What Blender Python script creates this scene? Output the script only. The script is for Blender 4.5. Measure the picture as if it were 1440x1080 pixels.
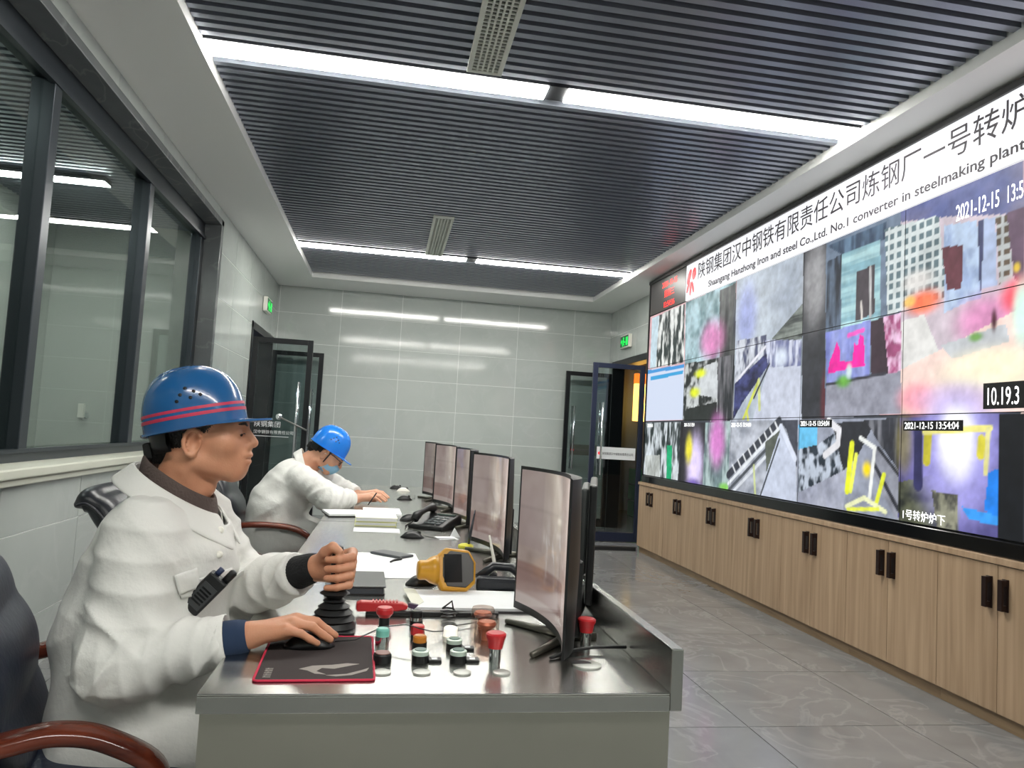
import bpy, math, random
import numpy as np
from mathutils import Matrix, Vector

for o in list(bpy.data.objects): bpy.data.objects.remove(o)
SC = bpy.context.scene
COL = SC.collection
PI = math.pi
random.seed(7)

# ------------------------------------------------------------------ camera, world, exposure
cam_d = bpy.data.cameras.new('camera')
cam_d.sensor_width = 36.0
cam_d.lens = 1038.5 / 1440 * 36
cam_d.clip_start = 0.05
cam = bpy.data.objects.new('camera', cam_d)
COL.objects.link(cam)
CR = ((0.98412614, -0.16813374, 0.05680476), (-0.0674932, -0.05855022, 0.99600027), (0.16413532, 0.98402384, 0.06896868))
cam.matrix_world = Matrix(((CR[0][0], CR[1][0], -CR[2][0], 0.0), (CR[0][1], CR[1][1], -CR[2][1], 0.0),
                           (CR[0][2], CR[1][2], -CR[2][2], 1.25), (0, 0, 0, 1)))
SC.camera = cam
wd = bpy.data.worlds.new('world'); SC.world = wd; wd.use_nodes = True
wd.node_tree.nodes['Background'].inputs[0].default_value = (0.55, 0.6, 0.65, 1)
wd.node_tree.nodes['Background'].inputs[1].default_value = 0.25
SC.view_settings.view_transform = 'Standard'
SC.view_settings.look = 'None'
SC.view_settings.exposure = 0.0
SC.view_settings.gamma = 1.0
SC.view_settings.use_curve_mapping = False
LAMP = 66.0          # radiance of the linear ceiling lamps

# ------------------------------------------------------------------ helpers
def s2l(c):
    out = []
    for v in c[:3]:
        v = v / 255.0
        out.append(v / 12.92 if v <= 0.04045 else ((v + 0.055) / 1.055) ** 2.4)
    return tuple(out) + (1.0,)

def mat(name, rgb, rough=0.5, metal=0.0, spec=0.5, emit=None, estr=1.0, coat=0.0, noise=None, bump=None, sheen=0.0, sss=0.0):
    """procedural Principled material; rgb in sRGB 0-255; noise=(scale, rgb2, detail); bump=(scale, strength)"""
    m = bpy.data.materials.new(name); m.use_nodes = True
    nt = m.node_tree; b = nt.nodes['Principled BSDF']
    b.inputs['Base Color'].default_value = s2l(rgb)
    b.inputs['Roughness'].default_value = rough
    b.inputs['Metallic'].default_value = metal
    b.inputs['Specular IOR Level'].default_value = spec
    b.inputs['Coat Weight'].default_value = coat
    if sss:
        b.inputs['Subsurface Weight'].default_value = sss
        b.inputs['Subsurface Radius'].default_value = (0.012, 0.005, 0.003)
        b.inputs['Subsurface Scale'].default_value = 1.0
    if emit is not None:
        b.inputs['Emission Color'].default_value = s2l(emit)
        b.inputs['Emission Strength'].default_value = estr
    if noise or bump:
        tc = nt.nodes.new('ShaderNodeTexCoord')
        if noise:
            n = nt.nodes.new('ShaderNodeTexNoise'); n.inputs['Scale'].default_value = noise[0]
            n.inputs['Detail'].default_value = noise[2] if len(noise) > 2 else 4
            mx = nt.nodes.new('ShaderNodeMix'); mx.data_type = 'RGBA'
            mx.inputs[6].default_value = s2l(rgb); mx.inputs[7].default_value = s2l(noise[1])
            nt.links.new(tc.outputs['Object'], n.inputs['Vector'])
            nt.links.new(n.outputs['Fac'], mx.inputs[0]); nt.links.new(mx.outputs[2], b.inputs['Base Color'])
        if bump:
            n2 = nt.nodes.new('ShaderNodeTexNoise'); n2.inputs['Scale'].default_value = bump[0]; n2.inputs['Detail'].default_value = 5
            bp = nt.nodes.new('ShaderNodeBump'); bp.inputs['Strength'].default_value = bump[1]; bp.inputs['Distance'].default_value = 0.01
            nt.links.new(tc.outputs['Object'], n2.inputs['Vector'])
            nt.links.new(n2.outputs['Fac'], bp.inputs['Height']); nt.links.new(bp.outputs[0], b.inputs['Normal'])
    return m

def marble(name, c1, c2, vein, rough, vscale=1.0, vamt=0.5, spec=0.5):
    m = bpy.data.materials.new(name); m.use_nodes = True
    nt = m.node_tree; N = nt.nodes; L = nt.links; b = N['Principled BSDF']
    g = N.new('ShaderNodeNewGeometry'); oi = N.new('ShaderNodeObjectInfo')
    sc = N.new('ShaderNodeVectorMath'); sc.operation = 'MULTIPLY_ADD'
    cmb = N.new('ShaderNodeCombineXYZ')
    for i in range(3): L.new(oi.outputs['Random'], cmb.inputs[i])
    L.new(cmb.outputs[0], sc.inputs[0]); sc.inputs[1].default_value = (37, 61, 53); L.new(g.outputs['Position'], sc.inputs[2])
    n1 = N.new('ShaderNodeTexNoise'); n1.inputs['Scale'].default_value = 2.2 * vscale; n1.inputs['Detail'].default_value = 8; n1.inputs['Distortion'].default_value = 0.6
    L.new(sc.outputs[0], n1.inputs['Vector'])
    mx = N.new('ShaderNodeMix'); mx.data_type = 'RGBA'; mx.inputs[6].default_value = s2l(c1); mx.inputs[7].default_value = s2l(c2)
    L.new(n1.outputs['Fac'], mx.inputs[0])
    n2 = N.new('ShaderNodeTexNoise'); n2.inputs['Scale'].default_value = 1.3 * vscale; n2.inputs['Detail'].default_value = 6; n2.inputs['Distortion'].default_value = 1.4
    L.new(sc.outputs[0], n2.inputs['Vector'])
    sub = N.new('ShaderNodeMath'); sub.operation = 'SUBTRACT'; L.new(n2.outputs['Fac'], sub.inputs[0]); sub.inputs[1].default_value = 0.5
    ab = N.new('ShaderNodeMath'); ab.operation = 'ABSOLUTE'; L.new(sub.outputs[0], ab.inputs[0])
    rm = N.new('ShaderNodeMapRange'); rm.inputs[1].default_value = 0.0; rm.inputs[2].default_value = 0.025; rm.inputs[3].default_value = vamt; rm.inputs[4].default_value = 0.0
    L.new(ab.outputs[0], rm.inputs[0])
    mx2 = N.new('ShaderNodeMix'); mx2.data_type = 'RGBA'; L.new(rm.outputs[0], mx2.inputs[0]); L.new(mx.outputs[2], mx2.inputs[6]); mx2.inputs[7].default_value = s2l(vein)
    L.new(mx2.outputs[2], b.inputs['Base Color'])
    b.inputs['Roughness'].default_value = rough; b.inputs['Specular IOR Level'].default_value = spec
    return m

def woodmat(name, c1, c2, scale, rough=0.45):
    """straight grain; scale stretches the noise along each world axis"""
    m = bpy.data.materials.new(name); m.use_nodes = True
    nt = m.node_tree; N = nt.nodes; L = nt.links; b = N['Principled BSDF']
    g = N.new('ShaderNodeTexCoord'); oi = N.new('ShaderNodeObjectInfo')
    cmb = N.new('ShaderNodeCombineXYZ')
    for i in range(3): L.new(oi.outputs['Random'], cmb.inputs[i])
    ad = N.new('ShaderNodeVectorMath'); ad.operation = 'MULTIPLY_ADD'; L.new(cmb.outputs[0], ad.inputs[0]); ad.inputs[1].default_value = (17, 17, 17); L.new(g.outputs['Object'], ad.inputs[2])
    mu = N.new('ShaderNodeVectorMath'); mu.operation = 'MULTIPLY'; L.new(ad.outputs[0], mu.inputs[0]); mu.inputs[1].default_value = scale
    n1 = N.new('ShaderNodeTexNoise'); n1.inputs['Scale'].default_value = 1.0; n1.inputs['Detail'].default_value = 7; n1.inputs['Distortion'].default_value = 0.4
    L.new(mu.outputs[0], n1.inputs['Vector'])
    cr = N.new('ShaderNodeValToRGB'); cr.color_ramp.elements[0].position = 0.3; cr.color_ramp.elements[1].position = 0.7
    cr.color_ramp.elements[0].color = s2l(c2); cr.color_ramp.elements[1].color = s2l(c1)
    L.new(n1.outputs['Fac'], cr.inputs[0]); L.new(cr.outputs[0], b.inputs['Base Color'])
    b.inputs['Roughness'].default_value = rough
    return m

def glassmat(name, tint=(235, 242, 240), ior=1.5, rough=0.0, dens=0.0):
    m = bpy.data.materials.new(name); m.use_nodes = True
    nt = m.node_tree; N = nt.nodes; L = nt.links; N.remove(N['Principled BSDF'])
    fr = N.new('ShaderNodeFresnel')
    ge = N.new('ShaderNodeNewGeometry'); io = N.new('ShaderNodeMapRange')          # the same sheet seen from either face
    io.inputs[3].default_value = ior; io.inputs[4].default_value = 1.0/ior
    L.new(ge.outputs['Backfacing'], io.inputs[0]); L.new(io.outputs[0], fr.inputs[0])
    tr = N.new('ShaderNodeBsdfTransparent'); tr.inputs[0].default_value = s2l(tint)
    gl = N.new('ShaderNodeBsdfGlossy'); gl.inputs['Roughness'].default_value = rough
    ms = N.new('ShaderNodeMixShader'); L.new(fr.outputs[0], ms.inputs[0]); L.new(tr.outputs[0], ms.inputs[1]); L.new(gl.outputs[0], ms.inputs[2])
    L.new(ms.outputs[0], N['Material Output'].inputs[0])
    return m

def colmat(name, strength, rough=0.15, spec=0.5):
    """lit display: the picture is stored as a colour per vertex and given off as light"""
    m = bpy.data.materials.new(name); m.use_nodes = True
    nt = m.node_tree; b = nt.nodes['Principled BSDF']
    a = nt.nodes.new('ShaderNodeAttribute'); a.attribute_name = 'picture'
    b.inputs['Base Color'].default_value = (0.01, 0.01, 0.01, 1); b.inputs['Roughness'].default_value = rough; b.inputs['Specular IOR Level'].default_value = spec
    nt.links.new(a.outputs['Color'], b.inputs['Emission Color']); b.inputs['Emission Strength'].default_value = strength
    return m

class MB:
    """collects shapes, then links them as one mesh object"""
    def __init__(s): s.v = []; s.f = []
    def add(s, v, f):
        k = len(s.v); s.v += [tuple(p) for p in v]; s.f += [tuple(i + k for i in q) for q in f]; return s
    def box(s, x0, x1, y0, y1, z0, z1):
        return s.add([(x0,y0,z0),(x1,y0,z0),(x1,y1,z0),(x0,y1,z0),(x0,y0,z1),(x1,y0,z1),(x1,y1,z1),(x0,y1,z1)],
                     [(0,3,2,1),(4,5,6,7),(0,1,5,4),(1,2,6,5),(2,3,7,6),(3,0,4,7)])
    def loft(s, rings, cap=True, close=True):
        n = len(rings[0]); v = [p for r in rings for p in r]; f = []
        for i in range(len(rings) - 1):
            for j in range(n if close else n - 1):
                j2 = (j + 1) % n
                f.append((i*n+j, i*n+j2, (i+1)*n+j2, (i+1)*n+j))
        if cap:
            f.append(tuple(range(n - 1, -1, -1))); f.append(tuple((len(rings)-1)*n + j for j in range(n)))
        return s.add(v, f)
    def lathe(s, prof, c=(0,0,0), n=24, axis='z'):
        rings = []
        for r, h in prof:
            ring = []
            for j in range(n):
                a = 2*PI*j/n; p = (r*math.cos(a), r*math.sin(a), h)
                if axis == 'x': p = (h, p[0], p[1])
                elif axis == 'y': p = (p[1], h, p[0])
                ring.append((p[0]+c[0], p[1]+c[1], p[2]+c[2]))
            rings.append(ring)
        return s.loft(rings)
    def tube(s, pts, r, n=8, up=None, cap=True, sec=None):
        pts = [Vector(p) for p in pts]; rings = []
        if not hasattr(r, '__len__'): r = [r]*len(pts)
        prev = None
        for i, p in enumerate(pts):
            t = (pts[min(i+1, len(pts)-1)] - pts[max(i-1, 0)]).normalized()
            if up is not None: a = Vector(up)
            elif prev is not None: a = prev
            else: a = Vector((0,0,1)) if abs(t.z) < 0.9 else Vector((1,0,0))
            u = (a - t*a.dot(t)).normalized(); w = t.cross(u); prev = u
            if sec: ring = [tuple(p + u*(q[0]*r[i]) + w*(q[1]*r[i])) for q in sec]
            else: ring = [tuple(p + u*(r[i]*math.cos(2*PI*j/n)) + w*(r[i]*math.sin(2*PI*j/n))) for j in range(n)]
            rings.append(ring)
        return s.loft(rings, cap)
    def prism(s, poly, fn, d0, d1):
        """poly in 2D, fn(a,b,d) -> 3D"""
        n = len(poly); v = [fn(a, b, d0) for a, b in poly] + [fn(a, b, d1) for a, b in poly]
        f = [tuple(range(n-1, -1, -1)), tuple(range(n, 2*n))] + [(i, (i+1) % n, n+(i+1) % n, n+i) for i in range(n)]
        return s.add(v, f)
    def build(s, name, m=None, parent=None, smooth=False, bev=0, seg=2, loc=None):
        me = bpy.data.meshes.new(name); me.from_pydata(s.v, [], s.f); me.update()
        return link(name, me, m, parent, smooth, bev, seg, loc)

def link(name, me, m=None, parent=None, smooth=False, bev=0, seg=2, loc=None):
    o = bpy.data.objects.new(name, me); COL.objects.link(o)
    if m is not None and not me.materials: me.materials.append(m)
    if smooth: me.polygons.foreach_set('use_smooth', [True]*len(me.polygons))
    if parent is not None: o.parent = parent
    if loc is not None: o.location = loc
    if bev:
        md = o.modifiers.new('bevel', 'BEVEL'); md.width = bev; md.segments = seg; md.limit_method = 'ANGLE'; md.angle_limit = 0.6
    return o
def smooth_by_angle(o, ang=0.7):
    me = o.data; me.polygons.foreach_set('use_smooth', [True]*len(me.polygons))
    me.set_sharp_from_angle(angle=ang)
    return o
def thing(name, label, cat, loc=(0,0,0), rot=(0,0,0), group=None):
    o = bpy.data.objects.new(name, None); COL.objects.link(o); o.empty_display_size = 0.05
    o.location = loc; o.rotation_euler = rot
    return tag(o, label, cat, group)
def tag(o, label, cat, group=None):
    o['label'] = label; o['category'] = cat
    if group: o['group'] = group
    return o
def struct(o, label=None):
    o['kind'] = 'structure'
    if label: o['label'] = label
    return o
def copy_tree(o, parent=None):
    c = o.copy(); COL.objects.link(c)
    if parent is not None: c.parent = parent
    for ch in list(o.children): copy_tree(ch, c)
    return c
def text(s, size, m, parent, frame, name='lettering', align='LEFT', depth=0.0005, sx=1.0, bold=0.0):
    """flat lettering; frame = 4x4 placing local x to the right and local y up"""
    cu = bpy.data.curves.new(name, 'FONT'); cu.body = s; cu.size = size; cu.align_x = align; cu.extrude = depth; cu.offset = bold; cu.resolution_u = 3
    t = bpy.data.objects.new(name, cu); COL.objects.link(t)
    bpy.context.view_layer.update()
    me = bpy.data.meshes.new_from_object(t.evaluated_get(bpy.context.evaluated_depsgraph_get()))
    bpy.data.objects.remove(t); bpy.data.curves.remove(cu)
    me.transform(frame @ Matrix.Diagonal((sx, 1, 1, 1))); me.materials.clear()
    return link(name, me, m, parent)
def fr_wall_r(x, y, z): return Matrix(((0,0,-1,x),(-1,0,0,y),(0,1,0,z),(0,0,0,1)))   # faces -x
def fr_far(x, y, z): return Matrix(((1,0,0,x),(0,0,-1,y),(0,1,0,z),(0,0,0,1)))       # faces -y
def minus(rect, holes):
    rs = [rect]
    for (a0, a1, b0, b1) in holes:
        out = []
        for (p0, p1, q0, q1) in rs:
            if p1 <= a0+1e-6 or p0 >= a1-1e-6 or q1 <= b0+1e-6 or q0 >= b1-1e-6: out.append((p0, p1, q0, q1)); continue
            if p0 < a0: out.append((p0, a0, q0, q1))
            if p1 > a1: out.append((a1, p1, q0, q1))
            m0, m1 = max(p0, a0), min(p1, a1)
            if q0 < b0: out.append((m0, m1, q0, b0))
            if q1 > b1: out.append((m0, m1, b1, q1))
        rs = out
    return rs

# ------------------------------------------------------------------ materials
M = {}
M['tile_wall'] = marble('grey_marble_tile', (190,196,192), (168,175,171), (206,210,208), 0.08, 0.9, 0.14)
M['tile_floor'] = marble('grey_floor_tile', (136,136,136), (104,105,106), (168,169,170), 0.15, 1.5, 0.22)
M['grout'] = mat('pale_grout', (226,230,226), 0.8)
M['grout_floor'] = mat('dark_grout', (70,71,72), 0.8)
M['white'] = mat('white_paint', (240,241,239), 0.5)
M['black_void'] = mat('black_plenum', (8,9,11), 0.9)
M['slat'] = mat('charcoal_metal', (146,152,164), 0.28, 0.55)
M['lamp'] = mat('lamp_diffuser', (255,255,255), 0.5, emit=(255,253,246), estr=LAMP)
M['lamp_body'] = mat('lamp_gap_metal', (40,42,46), 0.5)
M['ivory'] = mat('ivory_enamel', (206,210,200), 0.45)
M['dark_hole'] = mat('dark_duct', (24,28,26), 0.8)
M['alu_dark'] = mat('anthracite_aluminium', (58,64,70), 0.32, 0.5)
M['reveal'] = marble('dark_reveal_stone', (112,116,118), (92,96,98), (150,152,152), 0.18, 1.2, 0.3)
M['sill'] = mat('cream_sill_stone', (208,210,196), 0.3)
M['glass'] = glassmat('window_glass', (232,238,236), 1.5)
M['doorglass'] = glassmat('door_glass', (226,232,232), 1.5)
M['plaster'] = mat('grey_plaster', (188,192,186), 0.5)
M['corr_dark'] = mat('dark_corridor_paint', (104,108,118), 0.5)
M['black'] = mat('black_plastic', (18,19,21), 0.4)
M['black_gloss'] = mat('black_gloss', (12,13,15), 0.12)
M['black_metal'] = mat('black_frame_metal', (22,24,27), 0.35, 0.3)
M['navy_metal'] = mat('navy_door_frame', (38,44,66), 0.35, 0.3)
M['chrome'] = mat('chrome', (225,228,230), 0.12, 1.0)
M['steel'] = mat('brushed_stainless', (198,198,194), 0.25, 1.0, noise=(3.0, (170,171,166), 3))
M['steel_side'] = mat('stainless_panel', (196,194,182), 0.42, 1.0, noise=(2.0, (166,165,154), 3))
M['oak'] = woodmat('light_oak_laminate', (180,154,126), (152,126,100), (30, 30, 1.3), 0.42)
M['oak_plinth'] = woodmat('oak_plinth', (150,126,98), (122,100,76), (30, 2, 30), 0.45)
M['redwood'] = woodmat('reddish_varnished_wood', (112,52,34), (70,28,18), (6, 30, 30), 0.16)
M['leather'] = mat('black_leather', (30,33,40), 0.34, bump=(60, 0.12))
M['leather_navy'] = mat('dark_navy_leather', (30,36,52), 0.36, bump=(60, 0.12))
M['paper'] = mat('white_paper', (236,238,240), 0.8)
M['led_white'] = mat('banner_light', (150,150,152), 0.5, emit=(250,250,255), estr=0.88)
M['ink'] = mat('dark_grey_letters', (66,62,68), 0.7)
M['led_red'] = mat('red_led', (255,40,30), 0.5, emit=(255,38,30), estr=2.2)
M['logo_red'] = mat('logo_red', (220,40,50), 0.5, emit=(222,40,50), estr=0.9)
M['screen_white'] = mat('screen_white_text', (255,255,255), 0.5, emit=(255,255,255), estr=1.3)
M['screen_black'] = mat('screen_black_box', (8,8,10), 0.3)
M['exit_green'] = mat('exit_green', (10,170,70), 0.4, emit=(0,200,70), estr=1.6)
M['exit_white'] = mat('exit_symbol', (240,255,245), 0.4, emit=(230,255,235), estr=2.0)
M['exit_dark'] = mat('exit_dark_green', (6,60,34), 0.4, emit=(0,70,34), estr=0.6)
M['helmet'] = mat('blue_helmet_plastic', (34,92,148), 0.22, coat=0.3)
M['helmet2'] = mat('bright_blue_helmet_plastic', (30,122,220), 0.25, coat=0.3)
M['helmet_red'] = mat('red_stripe', (196,52,84), 0.4)
M['skin'] = mat('skin', (206,150,118), 0.48, sss=0.12, noise=(30, (192,132,102), 3), bump=(220, 0.08))
M['skin2'] = mat('skin_fair', (214,164,136), 0.5, sss=0.12, noise=(30, (202,148,120), 3))
M['hair'] = mat('black_hair', (20,18,18), 0.5, bump=(180, 0.6))
M['coat'] = mat('white_work_cloth', (226,226,222), 0.85, noise=(5, (210,210,206), 5), bump=(13, 0.75))
M['coat_in'] = mat('taupe_fleece', (84,72,68), 0.95, bump=(150, 0.5))
M['knit_navy'] = mat('navy_knit', (32,50,78), 0.9)
M['knit_black'] = mat('black_knit', (18,19,22), 0.9, bump=(150, 0.4))
M['trouser'] = mat('pale_grey_trousers', (196,196,190), 0.9, bump=(20, 0.3))
M['shoe'] = mat('black_shoe', (22,22,24), 0.5)
M['mask'] = mat('light_blue_mask', (140,190,222), 0.8)
M['eye_white'] = mat('eye_white', (225,220,214), 0.3)
M['eye_dark'] = mat('eye_dark', (30,20,16), 0.2)
M['lip'] = mat('lip', (176,104,90), 0.45)
M['rubber'] = mat('black_rubber', (24,25,26), 0.5)
M['red_plastic'] = mat('red_plastic', (190,40,46), 0.35)
M['yellow'] = mat('amber_yellow_plastic', (214,158,42), 0.35, noise=(14, (190,134,30), 3))
M['lemon'] = mat('lemon_yellow', (226,220,50), 0.4)
M['mat_black'] = mat('mouse_pad_cloth', (50,42,42), 0.9)
M['mat_print'] = mat('grey_print', (150,144,138), 0.9)
M['mat_red'] = mat('red_stitched_edge', (196,40,70), 0.8)
M['teal'] = mat('teal_lens', (120,190,176), 0.3)
M['green_lens'] = mat('dark_green_lens', (40,86,74), 0.3)
M['white_plastic'] = mat('white_plastic', (240,238,228), 0.35)
M['amber'] = mat('amber_lens', (190,120,40), 0.3)
M['copper'] = mat('copper_cap', (196,120,96), 0.35, 0.4)
M['clear'] = glassmat('clear_plastic', (240,232,226), 1.4)
M['greydisc'] = mat('grey_blanking_disc', (182,184,178), 0.4, 0.4)
M['cover_yellow'] = mat('pale_yellow_cover', (224,224,150), 0.6)
M['phone_key'] = mat('grey_key', (96,104,106), 0.5)
M['orange_glow'] = mat('amber_light_box', (255,190,80), 0.5, emit=(255,196,96), estr=5.0)
M['orange_top'] = mat('orange_light_top', (255,140,40), 0.5, emit=(255,120,30), estr=2.5)
M['green_box'] = mat('green_reflection_colour', (30,150,80), 0.5)
M['poster_yellow'] = mat('faded_yellow_poster', (196,184,70), 0.6)
M['gunmetal0'] = mat('dull_steel', (120,122,120), 0.4, 0.7)
# ------------------------------------------------------------------ the room
XL, XR, YF, YB = -1.60, 3.22, 10.58, -2.6     # wall faces
ZS, ZC = 3.15, 3.21                           # soffit underside, slat underside
TH = 0.02                                     # tile thickness

def tiles(parent, spans, axis, face, sgn, pw, ph, a_off, b_off, m, holes=(), gap=0.006, name='tile'):
    """rectangular slabs over spans=(a0,a1,b0,b1); axis 'x' -> wall in the y/z plane, 'y' -> x/z plane, 'z' -> floor"""
    a0, a1, b0, b1 = spans; cache = {}
    na0, na1 = math.floor((a0-a_off)/pw), math.ceil((a1-a_off)/pw)
    nb0, nb1 = math.floor((b0-b_off)/ph), math.ceil((b1-b_off)/ph)
    for i in range(na0, na1):
        for j in range(nb0, nb1):
            r = (max(a0, a_off+i*pw+gap/2), min(a1, a_off+(i+1)*pw-gap/2), max(b0, b_off+j*ph+gap/2), min(b1, b_off+(j+1)*ph-gap/2))
            if r[1]-r[0] < 0.01 or r[3]-r[2] < 0.01: continue
            for (p0, p1, q0, q1) in minus(r, holes):
                w, h = p1-p0, q1-q0
                if w < 0.012 or h < 0.012: continue
                key = (round(w, 4), round(h, 4))
                if key not in cache:
                    d0, d1 = (0, TH*sgn) if sgn > 0 else (TH*sgn, 0)
                    mb = MB()
                    if axis == 'x': mb.box(d0, d1, 0, w, 0, h)
                    elif axis == 'y': mb.box(0, w, d0, d1, 0, h)
                    else: mb.box(0, w, 0, h, d0, d1)
                    me = bpy.data.meshes.new(name); me.from_pydata(mb.v, [], mb.f); me.materials.append(m); cache[key] = me
                loc = {'x': (face-sgn*TH, p0, q0), 'y': (p0, face-sgn*TH, q0), 'z': (p0, q0, face-sgn*TH)}[axis]
                link(name, cache[key], None, parent, loc=loc)

# floor
fl = struct(MB().box(XL-1.9, XR+2.3, YB-0.2, 13.2, -0.16, -0.003).build('floor', M['grout_floor']), 'grey marble-look floor tiles')
tiles(fl, (XL, XR, YB, YF), 'z', 0.0, 1, 0.79, 0.775, 1.70-0.79*6, 3.19-0.775*8, M['tile_floor'], gap=0.005)
tiles(fl, (XR, XR+2.2, 7.4, 13.1), 'z', 0.0, 1, 0.79, 0.775, 1.70-0.79*6, 3.19-0.775*8, M['tile_floor'], gap=0.005)
tiles(fl, (XL-1.8, XL, 8.2, YF), 'z', 0.0, 1, 0.79, 0.775, 1.70-0.79*6, 3.19-0.775*8, M['tile_floor'], gap=0.005)

# walls: slab with openings, faced with marble tiles
WIN = (0.1, 7.0, 0.975, 3.02)
DL = (8.85, 10.45, -0.05, 2.40)
DR = (8.85, 10.42, -0.05, 2.40)
def wall_x(name, x0, x1, span, holes, m, label):
    mb = MB()
    for (p0, p1, q0, q1) in minus(span, holes): mb.box(x0, x1, p0, p1, q0, q1)
    return struct(mb.build(name, m), label)
wl = wall_x('wall_left', XL-0.20, XL-0.003, (YB, YF+0.1, 0, 3.6), [WIN, DL], M['grout'], 'grey marble tiled wall with the long window')
tiles(wl, (YB, YF, 0, ZS), 'x', XL, 1, 0.845, 0.42, 0.12, 0.26-0.42, M['tile_wall'], [WIN, DL])
wr = wall_x('wall_right', XR+0.003, XR+0.18, (YB, YF+0.1, 0, 3.6), [DR], M['grout'], 'grey marble tiled wall behind the video wall')
tiles(wr, (YB, YF, 0, ZS), 'x', XR, -1, 0.845, 0.42, 0.12, 0.26-0.42, M['tile_wall'], [DR])
wf = struct(MB().box(XL-0.2, XR+0.18, YF+0.003, YF+0.2, 0, 3.6).build('wall_far', M['grout']), 'grey marble tiled end wall')
tiles(wf, (XL, XR, 0, ZS), 'y', YF, -1, 0.845, 0.42, 0.12, 0.26-0.42, M['tile_wall'])
wb = struct(MB().box(XL-0.2, XR+0.18, YB-0.2, YB-0.003, 0, 3.6).build('wall_back', M['grout']), 'tiled wall behind the camera')
tiles(wb, (XL, XR, 0, ZS), 'y', YB, 1, 0.845, 0.42, 0.12, 0.26-0.42, M['tile_wall'])

# ceiling: black plenum with charcoal slats inside a white soffit
IX0, IX1, IY1 = -1.075, 2.70, 9.80
ce = struct(MB().box(IX0-0.05, IX1+0.05, YB, IY1+0.05, 3.34, 3.40).build('ceiling', M['black_void']), 'dark slatted metal ceiling')
LROWS = [8.28, 4.02, -0.30]
sl_me = None
y = YB + 0.05
while y < IY1 - 0.05:
    if all(abs(y + 0.02 - r) > 0.125 for r in LROWS):
        if sl_me is None:
            mb = MB().box(IX0+0.002, IX1-0.002, 0, 0.043, 0, 0.055)
            sl_me = bpy.data.meshes.new('slat'); sl_me.from_pydata(mb.v, [], mb.f); sl_me.materials.append(M['slat'])
        link('slat', sl_me, None, ce, loc=(0, y, ZC))
    y += 0.081
soff = [('trim_1', (XL, IX0, YB, YF), 'white soffit along the window wall'), ('trim_2', (IX1, XR, YB, YF), 'white soffit above the video wall'),
        ('trim_3', (IX0, IX1, IY1, YF), 'white soffit along the end wall')]
for n, (a, b, c, d), lab in soff:
    struct(MB().box(a, b, c, d, ZS, 3.42).build(n, M['white']), lab)

# linear ceiling lamps
where = {4.02: 'nearer row', 8.28: 'far row', -0.30: 'row behind the camera'}
for r in LROWS:
    for k, (a, b) in enumerate(((IX0+0.003, 0.775), (0.885, IX1-0.003))):
        if r > 0: lab = 'long white linear ceiling lamp, %s, %s' % (where[r], ('beside the window-side soffit', 'running to the soffit over the video wall')[k])
        else: lab = 'long white linear ceiling lamp out of view, %s half' % ('window-side', 'screen-side')[k]
        t = thing('linear_lamp', lab, 'ceiling light', ((a+b)/2, r, ZC-0.01), group='linear ceiling lamps')
        h = (b-a)/2
        MB().box(-h, h, -0.085, 0.085, 0.012, 0.07).build('housing', M['lamp_body'], t)
        MB().box(-h+0.004, h-0.004, -0.078, 0.078, 0.0, 0.012).build('diffuser', M['lamp'], t, bev=0.004)
    MB().box(0.775, 0.885, r-0.085, r+0.085, ZC, ZC+0.06).build('lamp_gap_plate', M['lamp_body'], ce)

# ceiling vents
for (y0, y1, lab) in ((2.29, 3.87, 'long ivory air vent grille in front of the nearer lamp row'), (6.66, 8.17, 'long ivory air vent grille touching the far lamp row')):
    t = thing('air_vent', lab, 'air vent', (0.395, (y0+y1)/2, ZC-0.018), group='ceiling air vents')
    L_ = (y1-y0)/2
    fm = MB(); fm.box(-0.095, -0.070, -L_, L_, 0, 0.018); fm.box(0.070, 0.095, -L_, L_, 0, 0.018); fm.box(-0.07, 0.07, -L_, -L_+0.028, 0, 0.018); fm.box(-0.07, 0.07, L_-0.028, L_, 0, 0.018)
    fm.build('frame', M['ivory'], t)
    MB().box(-0.07, 0.07, -L_+0.028, L_-0.028, 0.014, 0.017).build('duct', M['dark_hole'], t)
    for i in range(4):
        x = -0.07 + 0.14*(i+1)/5
        MB().box(x-0.005, x+0.005, -L_+0.028, L_-0.028, 0.001, 0.011).build('bar', M['ivory'], t)
    cb = MB().box(-0.07, 0.07, -0.005, 0.005, 0.004, 0.013); me = bpy.data.meshes.new('louvre'); me.from_pydata(cb.v, [], cb.f); me.materials.append(M['ivory'])
    n = int((2*L_-0.056)/0.032)
    for i in range(n): link('louvre', me, None, t, loc=(0, -L_+0.028+(i+0.5)*(2*L_-0.056)/n, 0))

# window in the left wall
XW = XL - 0.14
w = struct(MB().box(XW-0.09, XW, 0.1, 7.0, 0.975, 1.03).box(XW-0.09, XW, 0.1, 7.0, 2.885, 3.02).box(XW-0.09, XW, 6.90, 7.0, 1.03, 2.885).box(XW-0.09, XW, 0.1, 0.2, 1.03, 2.885).build('window_1', M['alu_dark'], bev=0.004), 'long interior window with dark aluminium frame')
MUL = [0.80, 2.36, 3.90, 5.42]
for yy in MUL: MB().box(XW-0.10, XW+0.012, yy, yy+0.085, 1.03, 2.885).build('mullion', M['alu_dark'], w, bev=0.004)
MB().box(XW-0.012, XW+0.02, 0.1, 7.0, 2.86, 2.885).build('glazing_bead', M['alu_dark'], w)
MB().box(XW-0.012, XW+0.02, 0.1, 7.0, 1.03, 1.05).build('glazing_bead', M['alu_dark'], w)
ed = [0.2] + sum([[a, a+0.085] for a in MUL], []) + [6.90]
for i in range(0, len(ed), 2): MB().box(XW-0.05, XW-0.042, ed[i], ed[i+1], 1.03, 2.885).build('pane', M['glass'], w)
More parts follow.
